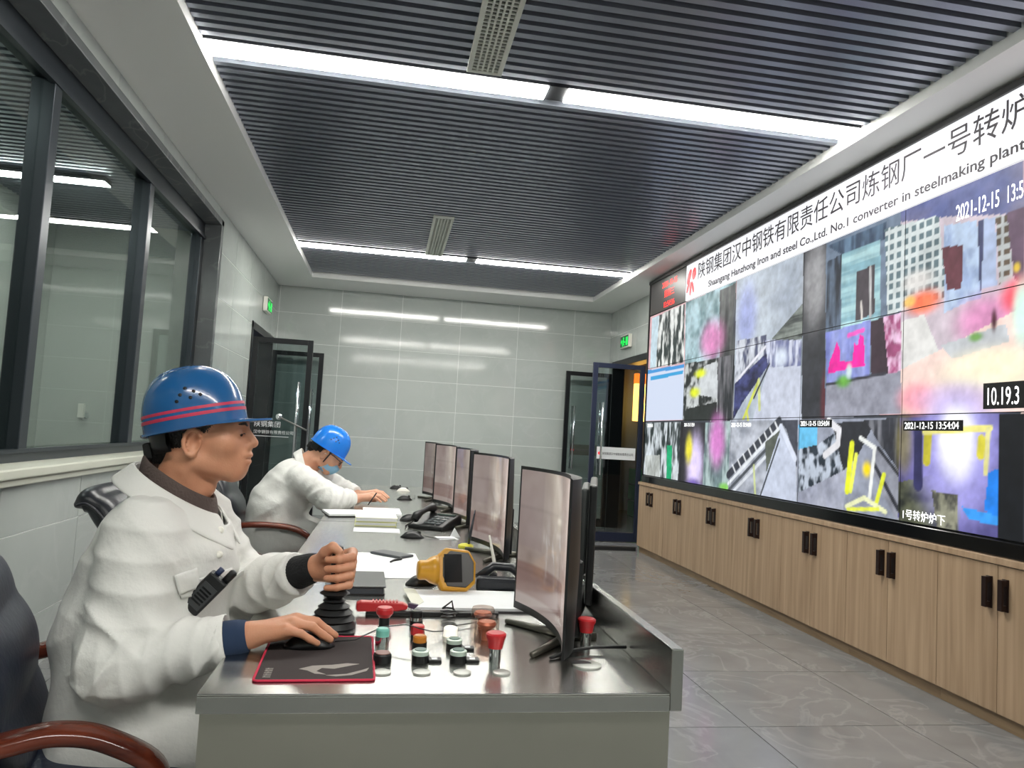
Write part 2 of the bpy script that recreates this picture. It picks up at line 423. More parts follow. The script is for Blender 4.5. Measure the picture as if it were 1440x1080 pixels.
rv = MB(); rv.box(XL-0.14, XL+0.006, 6.985, 7.07, 0.975, 3.06); rv.box(XL-0.14, XL+0.006, 0.05, 7.07, 3.005, 3.06)
struct(rv.build('trim_4', M['reveal'], bev=0.003), 'dark stone reveal around the window')
sl = struct(MB().box(XL-0.15, XL+0.05, 0.0, 7.10, 0.938, 0.984).build('trim_5', M['sill'], bev=0.008), 'cream stone window sill')
MB().box(XL-0.01, XL+0.032, 0.0, 7.10, 0.905, 0.936).build('moulding', M['sill'], sl, bev=0.006)

# room seen through the window, and the lobby beyond the left doorway
lb = MB(); lb.box(-3.5, -3.4, -1.0, 8.2, 0, 3.4); lb.box(-3.4, -1.8, 8.0, 8.2, 0, 3.4); lb.box(-3.4, -1.8, -1.1, -1.0, 0, 3.4); 
struct(lb.build('wall_side_room', M['plaster']), 'plain grey wall of the room behind the window')
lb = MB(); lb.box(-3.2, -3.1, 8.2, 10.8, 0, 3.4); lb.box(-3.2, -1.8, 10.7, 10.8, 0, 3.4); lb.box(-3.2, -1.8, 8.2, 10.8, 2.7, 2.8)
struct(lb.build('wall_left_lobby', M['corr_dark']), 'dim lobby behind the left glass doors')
cs = struct(MB().box(-3.5, -1.8, -1.1, 8.2, 3.24, 3.3).build('ceiling_side_room', M['black_void']), 'dark slatted ceiling of the room behind the window')
sm_ = bpy.data.meshes.new('slat'); mb = MB().box(-3.4, -1.81, 0, 0.043, 0, 0.05); sm_.from_pydata(mb.v, [], mb.f); sm_.materials.append(M['slat'])
for k in range(62): link('slat', sm_, None, cs, loc=(0, 2.95+k*0.081, 3.15))
SD = mat('side_room_diffuser', (255,255,255), 0.5, emit=(250,252,246), estr=60.0)
for yy, lab in ((6.40, 'linear lamp in the room behind the window, seen through the glass'), (2.9, 'linear lamp out of view, added to light the room behind the window')):  # the second one is unseen, added to brighten that room
    t = thing('linear_lamp', lab, 'ceiling light', (-2.83, yy, 3.10), group='side room lamps')
    MB().box(-0.46, 0.46, -0.075, 0.075, 0.008, 0.05).build('housing', M['lamp_body'], t)
    MB().box(-0.455, 0.455, -0.07, 0.07, 0.0, 0.008).build('diffuser', SD, t)
for (x, yy, lab) in ((-2.5, 9.5, 'added square lamp brightening the left lobby'), (4.5, 9.9, 'added square lamp brightening the right corridor')):
    t = thing('fill_lamp', lab, 'ceiling light', (x, yy, 2.66 if x < 0 else 2.76), group='added lobby lamps')  # added lamps, they brighten the rooms behind the glass doors
    MB().box(-0.15, 0.15, -0.15, 0.15, 0.008, 0.04).build('housing', M['lamp_body'], t)
    MB().box(-0.14, 0.14, -0.14, 0.14, 0.0, 0.008).build('diffuser', mat('fill_diffuser', (255,255,255), 0.5, emit=(235,242,255), estr=60.0 if x < 0 else 26.0), t)
t = thing('wall_tap', 'small white fixture on the wall behind the window glass', 'wall fixture', (-2.98, 8.0, 1.2), (0,0,-PI/2))
MB().lathe([(0.0,0.0),(0.05,0.0),(0.05,0.012),(0.02,0.02),(0.02,0.07),(0,0.07)], (0,0,0), 16, 'x').build('wall_plate', M['chrome'], t, smooth=True)
MB().box(0.05, 0.09, -0.03, 0.03, -0.02, 0.12).build('body', M['white_plastic'], t, bev=0.008)

# corridor beyond the right doorway
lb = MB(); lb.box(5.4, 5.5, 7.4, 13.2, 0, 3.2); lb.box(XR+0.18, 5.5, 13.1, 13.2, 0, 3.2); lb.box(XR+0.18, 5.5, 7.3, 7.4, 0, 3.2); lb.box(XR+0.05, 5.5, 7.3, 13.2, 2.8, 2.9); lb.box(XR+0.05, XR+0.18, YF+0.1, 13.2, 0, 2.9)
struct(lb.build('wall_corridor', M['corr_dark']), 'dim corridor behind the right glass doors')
t = thing('light_box', 'glowing amber light box in the corridor beside the video wall', 'light box', (4.41, 12.4, 1.62))
MB().box(-0.14, 0.35, 0.0, 0.12, 0.0, 0.66).build('lit_face', M['orange_glow'], t, bev=0.01)
MB().box(-0.14, 0.35, 0.0, 0.12, 0.66, 0.84).build('lit_cap', M['orange_top'], t, bev=0.01)
t = thing('green_reflection', 'green screen reflection built as a crate stack on the corridor floor', 'block', (4.48, 12.1, 0.0))  # solid green pieces imitate the reflection of a green screen
for i in range(3): MB().box(-0.3, 0.35, -0.2, 0.2, i*0.27, i*0.27+0.255).build('block', M['green_box'], t, bev=0.012)
t = thing('wall_poster', 'narrow framed poster with yellow shape on the dark corridor wall', 'poster', (3.75, 13.09, 1.55))
MB().box(-0.2, 0.2, -0.02, 0.0, -0.1, 0.95).build('backing', M['navy_metal'], t)
MB().prism([(-0.08,0.0),(0.06,-0.03),(0.1,0.25),(0.02,0.42),(0.08,0.6),(-0.02,0.62),(-0.06,0.45),(-0.12,0.25)], lambda a,b,d: (a,d,b), -0.024, -0.02).build('print', M['poster_yellow'], t)

# door frames and glass leaves
def doorframe(n, x0, x1, dy, label):
    mb = MB(); mb.box(x0, x1, dy[0], dy[0]+0.06, 0, dy[3]); mb.box(x0, x1, dy[1]-0.06, dy[1], 0, dy[3]); mb.box(x0, x1, dy[0], dy[1], dy[3]-0.09, dy[3])
    return struct(mb.build(n, M['black_metal'], bev=0.003), label)
doorframe('door_1', XL-0.19, XL+0.012, DL, 'black frame of the left doorway')
doorframe('door_2', XR-0.012, XR+0.17, DR, 'black frame of the right doorway')
def leaf(loc, rz, m, label, sticker, sgn):
    """leaf 0.68 wide hinged at its origin; local +x points from hinge to handle; the sticker faces -y"""
    t = thing('glass_door', label, 'door', loc, (0,0,rz), group='open glass door leaves')
    W, H, F = 0.68, 2.22, 0.062
    for (a, b, c, d) in ((0, F, 0.01, H), (W-F, W, 0.01, H), (F, W-F, H-0.06, H), (F, W-F, 0.01, 0.12)):
        MB().box(a, b, -0.02, 0.02, c, d).build('rail' if d-c < 1 else 'stile', m, t, bev=0.003)
    MB().box(F, W-F, -0.004, 0.004, 0.12, H-0.06).build('pane', M['doorglass'], t)
    for s in (-1, 1):
        y = s*0.065
        hb = MB().tube([(W-0.13, y, 0.82), (W-0.13, y, 1.72)], 0.014, 10)
        for z in (0.95, 1.6): hb.tube([(W-0.13, 0, z), (W-0.13, y, z)], 0.009, 8)
        hb.build('pull_handle', M['chrome'], t, smooth=True)
    if sticker:
        text('陕钢集团', 0.075, M['paper'], t, fr_far(F+0.02, -0.006, 1.19))
        text('汉中钢铁有限责任公司', 0.045, M['paper'], t, fr_far(F+0.02, -0.006, 1.11))
        MB().box(F+0.01, W-F-0.14, -0.007, -0.0045, 1.075, 1.082).build('rule_line', M['paper'], t)
    return t
leaf((XL+0.02, 8.89, 0), 0.0, M['black_metal'], 'open dark-framed glass door leaf nearest the window, left doorway', True, 1)
leaf((XL+0.02, 10.39, 0), -0.02, M['black_metal'], 'open dark-framed glass door leaf at the far side of the left doorway', False, 1)
leaf((XR-0.03, 8.93, 0), PI, M['navy_metal'], 'open navy-framed glass door leaf beside the end of the video wall', False, 1)
leaf((XR-0.03, 10.36, 0), PI+0.02, M['black_metal'], 'open black-framed glass door leaf standing against the end wall', False, 1)
# white stickers on the right-hand leaves (facing the room)
for (x0, x1, y, lab) in ((2.60, 3.10, 8.905, 0), (2.62, 3.02, 10.335, 1)):
    par = [o for o in bpy.data.objects if o.name.startswith('glass_door')][2+lab]
    inv = par.matrix_basis.inverted()
    st = MB().box(x0, x1, y-0.001, y+0.001, 1.02, 1.17)
    st.v = [tuple(inv @ Vector(p)) for p in st.v]
    so = st.build('sticker', M['paper'] if lab == 0 else M['clear'], par)
    lt = text('陕钢集团汉中钢铁有限责任公司', 0.036, M['ink'], so, fr_far(x0+0.07 if lab == 0 else x0+0.02, y-0.0015, 1.075), sx=0.8 if lab == 0 else 0.72)
    lt.data.transform(inv)
    em = MB().prism([(0.02*math.cos(a*PI/4), 0.02*math.sin(a*PI/4)) for a in range(8)], lambda a,b,d: (x0+0.035+a, d, 1.09+b), y-0.003, y-0.0015)
    em.v = [tuple(inv @ Vector(p)) for p in em.v]; em.build('emblem', M['logo_red'], so)
# door closer arm of the left leaf, seen against the glass
t = thing('door_closer', 'slim metal latch arm with round knob on the left glass door', 'door closer', (-1.22, 8.84, 1.31))
MB().lathe([(0,-0.02),(0.034,-0.02),(0.038,0.0),(0.02,0.012),(0,0.012)], (0,0,0), 18, 'y').build('knob', M['chrome'], t, smooth=True)
MB().tube([(0.02,-0.02,-0.01),(0.32,-0.03,-0.14)], 0.010, 8).build('arm', M['gunmetal0'], t, smooth=True)

# exit signs
def exit_sign(loc, rz, label):
    """face local -y, 0.32 x 0.17"""
    t = thing('exit_sign', label, 'exit sign', loc, (0,0,rz), group='green exit signs')
    MB().box(-0.18, 0.18, 0.0, 0.05, -0.09, 0.09).build('case', M['white_plastic'], t, bev=0.006)
    MB().box(-0.165, 0.165, -0.003, 0.0, -0.075, 0.075).build('panel', M['exit_dark'], t)
    f = MB(); fn = lambda a,b,d: (a, d, b)
    f.prism([(0.05*math.cos(a*PI/6)*0.4-0.03, 0.04+0.05*math.sin(a*PI/6)*0.4) for a in range(12)], fn, -0.005, -0.003)
    f.prism([(-0.065,0.018),(-0.02,0.022),(0.02,-0.01),(0.05,-0.005),(0.05,-0.02),(0.015,-0.028),(-0.01,-0.01),(-0.02,-0.03),(0.01,-0.045),(0.0,-0.072),(-0.015,-0.07),(-0.008,-0.05),(-0.045,-0.035),(-0.06,-0.07),(-0.085,-0.066),(-0.055,-0.01)], fn, -0.005, -0.003)
    f.prism([(0.07,0.05),(0.15,0.05),(0.15,-0.06),(0.07,-0.06)], fn, -0.005, -0.003)
    f.prism([(-0.15,0.0),(-0.11,0.04),(-0.11,0.015),(-0.085,0.015),(-0.085,-0.015),(-0.11,-0.015),(-0.11,-0.04)], fn, -0.005, -0.003)
    f.build('running_figure', M['exit_green'], t)
    return t
exit_sign((XL+0.055, 9.62, 2.70), PI/2, 'small green exit sign above the left glass doors')
exit_sign((XR-0.055, 9.75, 2.63), -PI/2, 'small green exit sign above the right glass doors')
# black strip on the floor beside the cabinets
tag(MB().box(1.6, 2.93, 8.235, 8.29, 0.0, 0.045).build('cable_cover', M['rubber'], bev=0.008), 'black cable cover strip on the floor by the cabinet end', 'cable cover')
# ------------------------------------------------------------------ video wall
XS, YS0, PW, PH, ZB = 2.957, 8.18, 1.078, 0.6117, 0.885
NC = 6
YS1 = YS0 - NC*PW
# camera pictures shown on the wall, drawn in wall metres: u from the far end, v = height above the floor
OPS = [('t',(225,228,225),(50,60,60),0.05,0.14,3,[(0.286,2.698),(1.012,2.706),(1.057,2.088),(0.246,2.102)]),('p',(195,215,225),[(0.059,2.699),(0.286,2.698),(0.246,2.102),(0.062,2.109)],1),('p',(205,215,235),[(-0.152,2.101),(1.058,2.073),(1.116,1.505),(-0.074,1.502)],1),('p',(70,150,215),[(-0.151,2.092),(1.058,2.073),(1.062,2.037),(-0.145,2.05)],1),('p',(60,160,215),[(0.098,2.008),(1.047,2.009),(1.032,1.973),(0.103,1.966)],1),('t',(180,208,216),(85,120,125),0.16,0.16,1.6,[(1.03,2.711),(2.145,2.726),(2.197,2.051),(1.077,2.072)]),('t',(95,98,98),(42,46,48),0.06,0.3,1.5,[(1.823,2.697),(2.147,2.7),(2.197,2.051),(1.877,2.049)]),('b',(222,135,190),(1.696,2.247),(0.24,0.178),0.9),('t',(200,205,205),(45,50,50),0.1,0.1,3,[(1.077,2.072),(2.196,2.063),(2.188,1.481),(1.082,1.491)]),('p',(202,207,210),[(1.544,2.011),(1.82,2.035),(1.879,1.691),(1.405,1.744)],1),('t',(48,52,56),(115,115,120),0.035,0.4,2.5,[(1.847,2.065),(2.183,2.065),(2.188,1.481),(1.867,1.484)]),('p',(42,47,46),[(1.159,1.612),(1.852,1.659),(1.867,1.484),(1.118,1.491)],1),('b',(225,235,50),(1.469,1.948),(0.129,0.042),1),('b',(225,235,50),(1.353,1.768),(0.117,0.049),1),('t',(192,202,212),(150,160,175),0.5,0.3,1,[(2.159,2.73),(3.215,2.775),(3.256,1.481),(2.188,1.481)]),('b',(140,150,215),(2.367,2.369),(0.174,0.28),0.7),('t',(130,138,132),(60,66,66),0.3,0.03,2,[(2.795,2.123),(3.238,2.344),(3.234,2.071),(2.904,2.093)]),('t',(205,210,220),(80,85,112),0.05,0.12,2.5,[(2.201,2.175),(2.714,2.173),(2.727,1.971),(2.19,1.803)]),('t',(70,75,125),(40,42,70),0.1,0.05,2,[(2.19,1.803),(2.746,2.032),(2.816,1.957),(2.358,1.642),(2.187,1.493)]),('t',(205,210,228),(110,116,155),0.04,0.15,2.5,[(2.694,2.129),(3.225,2.066),(3.228,1.835),(2.753,1.911)]),('p',(196,202,218),[(2.529,1.484),(2.754,1.9),(3.226,1.877),(3.256,1.476)],1),('b',(215,225,240),(2.944,1.962),(0.092,0.077),1),('l',(205,212,90),0.035,[(2.369,1.491),(2.613,1.807)]),('l',(205,212,140),0.04,[(2.613,1.807),(2.64,1.574)]),('l',(215,220,90),0.03,[(2.426,1.562),(2.456,1.49)]),('l',(45,48,60),0.02,[(2.774,1.927),(2.54,1.665)]),('l',(225,225,235),0.025,[(2.227,1.831),(2.698,2.071)]),('p',(55,57,63),[(3.215,2.775),(3.502,2.78),(3.546,1.488),(3.256,1.481)],1),('b',(165,165,168),(3.378,2.475),(0.14,0.316),0.8),('b',(120,40,50),(3.54,1.625),(0.05,0.197),0.5),('p',(112,128,148),[(3.502,2.78),(4.267,2.797),(4.306,1.503),(3.546,1.488)],1),('t',(105,132,158),(62,78,100),0.07,0.5,2,[(3.515,2.695),(4.142,2.692),(4.146,2.589),(3.691,2.593)]),('t',(175,212,216),(130,172,184),0.6,0.035,2,[(3.691,2.598),(4.086,2.595),(4.103,2.086),(3.698,2.068)]),('t',(92,108,128),(40,45,55),0.05,0.3,2.5,[(3.529,2.581),(3.691,2.598),(3.698,2.068),(3.526,2.09)]),('p',(72,66,72),[(3.858,2.441),(4.036,2.449),(4.047,2.139),(3.856,2.113)],1),('l',(185,185,185),0.022,[(3.995,2.439),(4.006,2.128)]),('l',(200,195,190),0.02,[(3.91,2.23),(3.922,2.122)]),('t',(155,165,222),(120,130,200),0.05,0.6,1,[(3.527,2.08),(4.007,2.1),(4.007,1.731),(3.552,1.722)]),('p',(248,35,165),[(3.565,1.79),(3.586,1.877),(3.632,1.95),(3.661,2.005),(3.696,1.944),(3.699,1.867),(3.837,1.854),(3.847,1.974),(3.885,1.951),(3.904,2.023),(3.948,1.999),(3.962,1.816),(3.771,1.808)],1),('l',(235,90,190),0.03,[(3.785,2.029),(3.939,2.046)]),('p',(60,46,56),[(4.008,2.091),(4.129,2.1),(4.193,1.736),(4.027,1.73)],1),('t',(240,200,230),(170,85,130),0.05,0.07,2.5,[(4.129,2.1),(4.669,2.121),(4.675,1.81),(4.193,1.728)]),('p',(150,152,166),[(3.552,1.722),(4.298,1.754),(4.306,1.503),(3.546,1.488)],1),('l',(60,60,70),0.02,[(3.552,1.718),(4.16,1.752)]),('b',(105,170,70),(3.744,1.73),(0.076,0.043),1),('b',(200,220,220),(3.802,1.792),(0.03,0.047),1),('p',(205,192,202),[(4.267,2.797),(5.137,2.819),(5.151,1.494),(4.306,1.503)],1),('t',(88,98,150),(135,130,150),0.4,0.3,1.4,[(4.267,2.797),(5.137,2.819),(5.141,2.455),(4.633,2.583),(4.271,2.656)]),('g',(205,214,214),(95,115,122),0.062,[(4.124,2.653),(4.579,2.607),(4.653,2.124),(4.168,2.108)]),('t',(190,210,236),(160,180,215),0.05,0.06,2,[(4.623,2.538),(4.853,2.501),(4.888,2.083),(4.794,2.08),(4.634,2.048)]),('p',(105,60,70),[(4.605,2.419),(4.764,2.395),(4.753,2.16),(4.652,2.171)],1),('p',(175,190,220),[(4.9,2.495),(4.972,2.482),(4.985,2.138),(4.887,2.138)],1),('p',(70,75,110),[(4.858,2.492),(4.9,2.495),(4.887,2.138),(4.878,2.103)],1),('g',(200,205,205),(110,95,80),0.055,[(4.972,2.49),(5.05,2.474),(5.079,2.148),(4.999,2.135)]),('p',(105,84,104),[(5.041,2.484),(5.141,2.49),(5.145,2.107),(5.087,2.146)],1),('b',(240,205,70),(5.103,2.199),(0.02,0.024),1),('b',(225,135,190),(4.912,1.969),(0.194,0.128),0.8),('b',(240,70,90),(5.113,2.061),(0.103,0.09),0.95),('b',(255,125,85),(4.469,2.135),(0.132,0.07),1),('b',(252,205,110),(4.359,2.158),(0.047,0.034),1),('b',(235,230,225),(4.42,2.268),(0.124,0.059),0.8),('p',(226,228,222),[(4.295,2.05),(4.482,2.064),(4.608,1.817),(4.304,1.762)],0.8),('p',(243,216,206),[(4.298,1.763),(4.649,1.859),(5.146,2.003),(5.151,1.494),(4.306,1.503)],1),('p',(196,200,204),[(4.607,1.872),(5.044,1.932),(5.066,1.842),(4.701,1.788)],1),('b',(255,248,215),(4.939,1.713),(0.306,0.108),1),('b',(216,252,236),(5.138,1.97),(0.055,0.156),1),('b',(250,160,175),(4.427,1.59),(0.144,0.089),0.9),('b',(205,185,225),(4.705,1.579),(0.28,0.076),0.6),('b',(120,170,90),(4.854,1.889),(0.046,0.025),1),('b',(90,45,60),(4.97,1.96),(0.018,0.058),1),('t',(205,213,218),(45,55,56),0.05,0.16,3,[(-0.072,1.485),(1.028,1.477),(1.019,0.856),(-0.061,0.842)]),('p',(30,170,115),[(0.687,1.238),(0.826,1.241),(0.847,0.872),(0.708,0.87)],1),('p',(190,195,190),[(0.048,1.109),(0.493,1.125),(0.522,0.88),(0.034,0.848)],0.7),('p',(46,46,50),[(1.028,1.477),(1.625,1.473),(1.618,0.867),(1.019,0.856)],1),('b',(230,215,255),(1.421,1.056),(0.178,0.287),1),('b',(228,218,60),(1.27,1.209),(0.086,0.14),1),('b',(110,90,170),(1.406,0.87),(0.162,0.068),1),('t',(172,192,192),(105,125,128),0.05,0.2,2,[(1.625,1.473),(2.135,1.481),(2.143,0.865),(1.618,0.867)]),('b',(222,135,210),(1.882,1.303),(0.157,0.22),0.95),('b',(130,200,90),(2.073,0.896),(0.107,0.043),1),('t',(192,197,208),(140,146,158),0.2,0.1,1.5,[(2.134,1.488),(3.21,1.477),(3.225,0.855),(2.144,0.859)]),('p',(70,73,84),[(2.952,1.479),(3.21,1.477),(3.22,1.12),(3.058,1.409)],1),('l',(60,64,74),0.07,[(2.132,1.011),(2.952,1.474)]),('l',(225,230,235),0.03,[(2.137,0.938),(2.956,1.42)]),('l',(80,85,92),0.03,[(2.142,0.877),(2.898,1.332)]),('l',(215,220,228),0.03,[(2.197,0.857),(2.861,1.254)]),('l',(225,228,232),0.018,[(2.205,1.101),(2.262,1.044)]),('l',(225,228,232),0.018,[(2.299,1.151),(2.354,1.094)]),('l',(225,228,232),0.018,[(2.39,1.199),(2.444,1.142)]),('l',(225,228,232),0.018,[(2.479,1.246),(2.532,1.19)]),('l',(225,228,232),0.018,[(2.566,1.292),(2.617,1.236)]),('l',(225,228,232),0.018,[(2.65,1.337),(2.7,1.281)]),('l',(225,228,232),0.018,[(2.732,1.38),(2.78,1.325)]),('l',(225,228,232),0.018,[(2.812,1.422),(2.859,1.367)]),('l',(225,228,232),0.018,[(2.89,1.463),(2.936,1.409)]),('p',(92,98,90),[(2.748,1.307),(2.977,1.409),(2.92,1.158),(2.787,1.052)],1),('p',(194,202,220),[(2.666,0.853),(2.976,1.42),(3.197,1.197),(3.225,0.855)],1),('l',(198,208,150),0.03,[(2.618,0.877),(2.578,1.114)]),('l',(60,65,70),0.02,[(2.688,0.866),(2.961,1.333)]),('l',(215,222,238),0.05,[(2.976,1.43),(3.187,1.196)]),('p',(150,156,172),[(3.209,1.482),(4.294,1.478),(4.301,0.844),(3.225,0.855)],1),('p',(105,190,232),[(3.221,1.44),(3.464,1.444),(3.459,1.183),(3.237,1.142)],1),('t',(190,200,215),(45,55,66),0.05,0.08,3,[(3.231,1.265),(3.471,1.306),(3.757,1.429),(3.769,1.141),(3.486,0.989),(3.238,0.958)]),('p',(46,48,54),[(3.63,1.453),(4.084,1.472),(3.919,1.249),(3.769,1.141)],1),('t',(52,54,62),(118,120,128),0.04,0.3,2.5,[(3.982,1.473),(4.294,1.478),(4.297,1.171),(4.109,1.333)]),('p',(145,148,160),[(4.076,1.319),(4.297,1.171),(4.301,0.864),(4.048,1.157)],1),('l',(50,52,60),0.03,[(4.066,1.21),(4.292,0.953)]),('l',(50,52,60),0.025,[(4.11,1.299),(4.298,1.147)]),('t',(178,182,198),(150,154,172),0.1,0.1,1,[(3.257,0.959),(3.799,1.152),(3.781,0.857),(3.242,0.877)]),('l',(230,230,235),0.05,[(3.589,1.468),(3.711,1.406),(3.7,1.311),(3.558,1.236)]),('l',(228,234,50),0.05,[(3.852,1.315),(3.812,1.016)]),('l',(228,234,90),0.035,[(3.898,1.248),(3.849,1.019)]),('b',(248,222,10),(4.007,1.164),(0.041,0.048),1),('l',(225,232,60),0.035,[(4.167,1.139),(4.096,0.945)]),('l',(235,238,235),0.03,[(3.937,1.357),(4.077,1.298),(4.035,0.969)]),('l',(235,238,190),0.03,[(3.809,0.915),(3.986,0.986),(4.187,0.921)]),('l',(228,234,80),0.025,[(3.824,0.899),(4.123,0.931)]),('p',(88,84,142),[(4.294,1.478),(5.003,1.49),(5.012,0.855),(4.301,0.844)],1),('t',(96,100,78),(38,42,38),0.1,0.08,1.5,[(4.299,1.106),(4.56,1.163),(4.775,1.059),(4.755,0.856),(4.301,0.844)]),('b',(130,122,70),(4.341,1.325),(0.07,0.165),0.8),('b',(185,180,255),(4.736,1.278),(0.274,0.319),0.9),('b',(255,255,255),(4.735,1.334),(0.129,0.18),1),('b',(255,255,255),(4.734,1.39),(0.105,0.127),1),('t',(150,150,130),(80,80,75),0.04,0.05,2,[(4.562,1.078),(4.755,1.076),(4.745,0.865),(4.609,0.861)]),('l',(50,50,92),0.07,[(4.449,1.412),(4.457,1.101)]),('l',(210,200,60),0.06,[(4.527,1.396),(4.52,1.239)]),('l',(240,232,140),0.035,[(4.499,1.4),(4.952,1.42)]),('l',(225,220,150),0.03,[(4.943,1.413),(4.929,1.197)]),('l',(225,215,70),0.05,[(4.9,1.363),(4.896,1.284)]),('p',(38,135,240),[(4.947,1.198),(5.04,1.238),(5.019,0.965),(4.923,1.017)],1),('p',(60,155,240),[(4.776,1.015),(5.014,0.992),(5.007,0.943),(4.824,0.956)],1),('p',(20,23,28),[(5.003,1.49),(5.151,1.494),(5.158,0.832),(5.004,0.851)],1)]
rng = np.random.RandomState(3)
def vnoise(u, v, seed):
    r = np.random.RandomState(seed); T = r.rand(64, 64)
    def samp(a, b):
        i = np.floor(a).astype(int); j = np.floor(b).astype(int); fa = a-i; fb = b-j
        fa = fa*fa*(3-2*fa); fb = fb*fb*(3-2*fb)
        i0 = i % 64; i1 = (i+1) % 64; j0 = j % 64; j1 = (j+1) % 64
        return (T[i0, j0]*(1-fa)+T[i1, j0]*fa)*(1-fb) + (T[i0, j1]*(1-fa)+T[i1, j1]*fa)*fb
    return 0.55*samp(u, v) + 0.3*samp(u*2.1+7, v*2.1+3) + 0.15*samp(u*4.3+1, v*4.3+9)
def lin(c): return np.array(s2l(c)[:3])
def inpoly(U, V, P):
    ins = np.zeros(U.shape, bool); n = len(P)
    for i in range(n):
        x0, y0 = P[i]; x1, y1 = P[(i+1) % n]
        c = ((y0 > V) != (y1 > V))
        with np.errstate(divide='ignore', invalid='ignore'):
            xi = (x1-x0)*(V-y0)/(y1-y0+1e-12)+x0
        ins ^= c & (U < xi)
    return ins
def paint(U, V):
    C = np.zeros(U.shape+(3,)); C[:] = lin((60, 64, 72))
    C[V > ZB+PH] = lin((215, 175, 180)); C[(U > 5*PW) & (V < ZB+PH)] = lin((24, 26, 30))
    sd = 1
    for op in OPS:
        sd += 1
        if op[0] == 'p':
            m = inpoly(U, V, op[2]); C[m] = C[m]*(1-op[3]) + lin(op[1])*op[3]
        elif op[0] == 't':
            m = inpoly(U, V, op[6]); n = vnoise(U[m]/op[3], V[m]/op[4], sd)
            n = np.clip(0.5+(n-0.5)*op[5]*1.6, 0, 1)[:, None]; C[m] = lin(op[1])*n + lin(op[2])*(1-n)
        elif op[0] == 'b':
            d = ((U-op[2][0])/op[3][0])**2 + ((V-op[2][1])/op[3][1])**2
            w = (op[4]*np.exp(-d*d*0.9))[..., None]; C = C*(1-w) + lin(op[1])*w
        elif op[0] == 'l':
            for a, b in zip(op[3][:-1], op[3][1:]):
                dx, dy = b[0]-a[0], b[1]-a[1]; t = np.clip(((U-a[0])*dx+(V-a[1])*dy)/(dx*dx+dy*dy+1e-9), 0, 1)
                d = np.hypot(U-a[0]-t*dx, V-a[1]-t*dy); w = np.clip((op[2]/2-d)/0.006+0.5, 0, 1)[..., None]
                C = C*(1-w) + lin(op[1])*w
        elif op[0] == 'g':
            m = inpoly(U, V, op[4]); s = op[3]; g = (np.mod(U[m], s) > s*0.38) & (np.mod(V[m], s) > s*0.4)
            n = vnoise(U[m]/0.3, V[m]/0.3, sd)[:, None]
            C[m] = np.where(g[:, None], lin(op[2])*(0.5+n), lin(op[1])*(0.7+0.5*n))
    # camera grain and clutter over all feeds but the document window
    g = 0.42+0.62*vnoise(U/0.045, V/0.045, 91)+0.50*vnoise(U/0.15, V/0.11, 92); g = np.clip(g, 0.45, 1.6)
    g = np.where((U < PW) & (V > ZB+PH) & (V < ZB+2*PH), 1.0, g); lum = C.mean(-1)
    g = 1+(g-1)*np.clip(1.25-lum, 0.25, 1)
    return np.clip(C*g[..., None], 0, 1)
def picture_mesh(name, P, C, nu, nv, m):
    """P (nu*nv,3) points row by row, C colours"""
    idx = np.arange(nu*nv).reshape(nv, nu)
    q = np.stack([idx[:-1, :-1], idx[:-1, 1:], idx[1:, 1:], idx[1:, :-1]], -1).reshape(-1, 4)
    me = bpy.data.meshes.new(name); me.from_pydata(P.tolist(), [], q.tolist())
    at = me.color_attributes.new('picture', 'FLOAT_COLOR', 'POINT')
    at.data.foreach_set('color', np.concatenate([C, np.ones((len(C), 1))], 1).astype(np.float32).ravel())
    me.materials.append(m); me.update(); return me
M['wallpic'] = colmat('video_wall_picture', 1.1, 0.5, 0.15)
vw = thing('video_wall', 'large wall of camera feed screens with thin black seams above the cabinets', 'video wall', (XS, YS0, 0))
MB().box(0.022, 0.24, -NC*PW-0.02, 0.02, 0.80, 3.13).build('cabinet', M['black'], vw)
fb = MB(); fb.box(-0.015, 0.03, -NC*PW, 0.028, 0.80, 0.878); fb.build('bottom_rail', M['black_gloss'], vw, bev=0.006)
MB().box(-0.012, 0.03, 0.0, 0.028, 0.878, 3.13).build('end_rail', M['black'], vw)
MB().box(-0.02, 0.06, -NC*PW, 0.028, 3.095, 3.13).build('top_rail', M['black'], vw)
GU, GV = 118, 68
for c in range(NC):
    for r in range(3):
        u0, u1 = c*PW+0.0025, (c+1)*PW-0.0025; v0, v1 = ZB+r*PH+0.0025, ZB+(r+1)*PH-0.0025
        pn = MB().box(0.001, 0.022, -u1-0.001, -u0+0.001, v0-0.001, v1+0.001).build('display_panel', M['black'], vw)
        uu = np.linspace(u0, u1, GU); vv = np.linspace(v0, v1, GV); U, V = np.meshgrid(uu, vv)
        P = np.stack([np.zeros(U.size), -U.ravel(), V.ravel()], 1)
        link('picture', picture_mesh('picture', P, paint(U, V).reshape(-1, 3), GU, GV, M['wallpic']), None, pn)
def wtext(s, size, u, z, m, align='LEFT', par=vw, sx=1.0, dx=0.003):
    return text(s, size, m, par, fr_wall_r(-dx, -u, z), sx=sx, align=align)
def cbox(u0, u1, z0, z1): return MB().box(-0.002, 0.0, -u1, -u0, z0, z1).build('caption_box', M['screen_black'], vw)
wtext('2021-12-15  13:54:04', 0.125, YS0-3.47, 2.535, M['screen_white'], sx=0.50)
cbox(YS0-3.27, YS0-2.96, 1.515, 1.645); wtext('10.19.3', 0.125, YS0-3.255, 1.535, M['screen_white'], sx=0.56)
cbox(YS0-3.85, YS0-3.40, 1.405, 1.462); wtext('2021-12-15 13:54:04', 0.055, YS0-3.84, 1.415, M['screen_white'], sx=0.9)
wtext('1号转炉炉下', 0.062, YS0-3.85, 0.905, M['screen_white'])
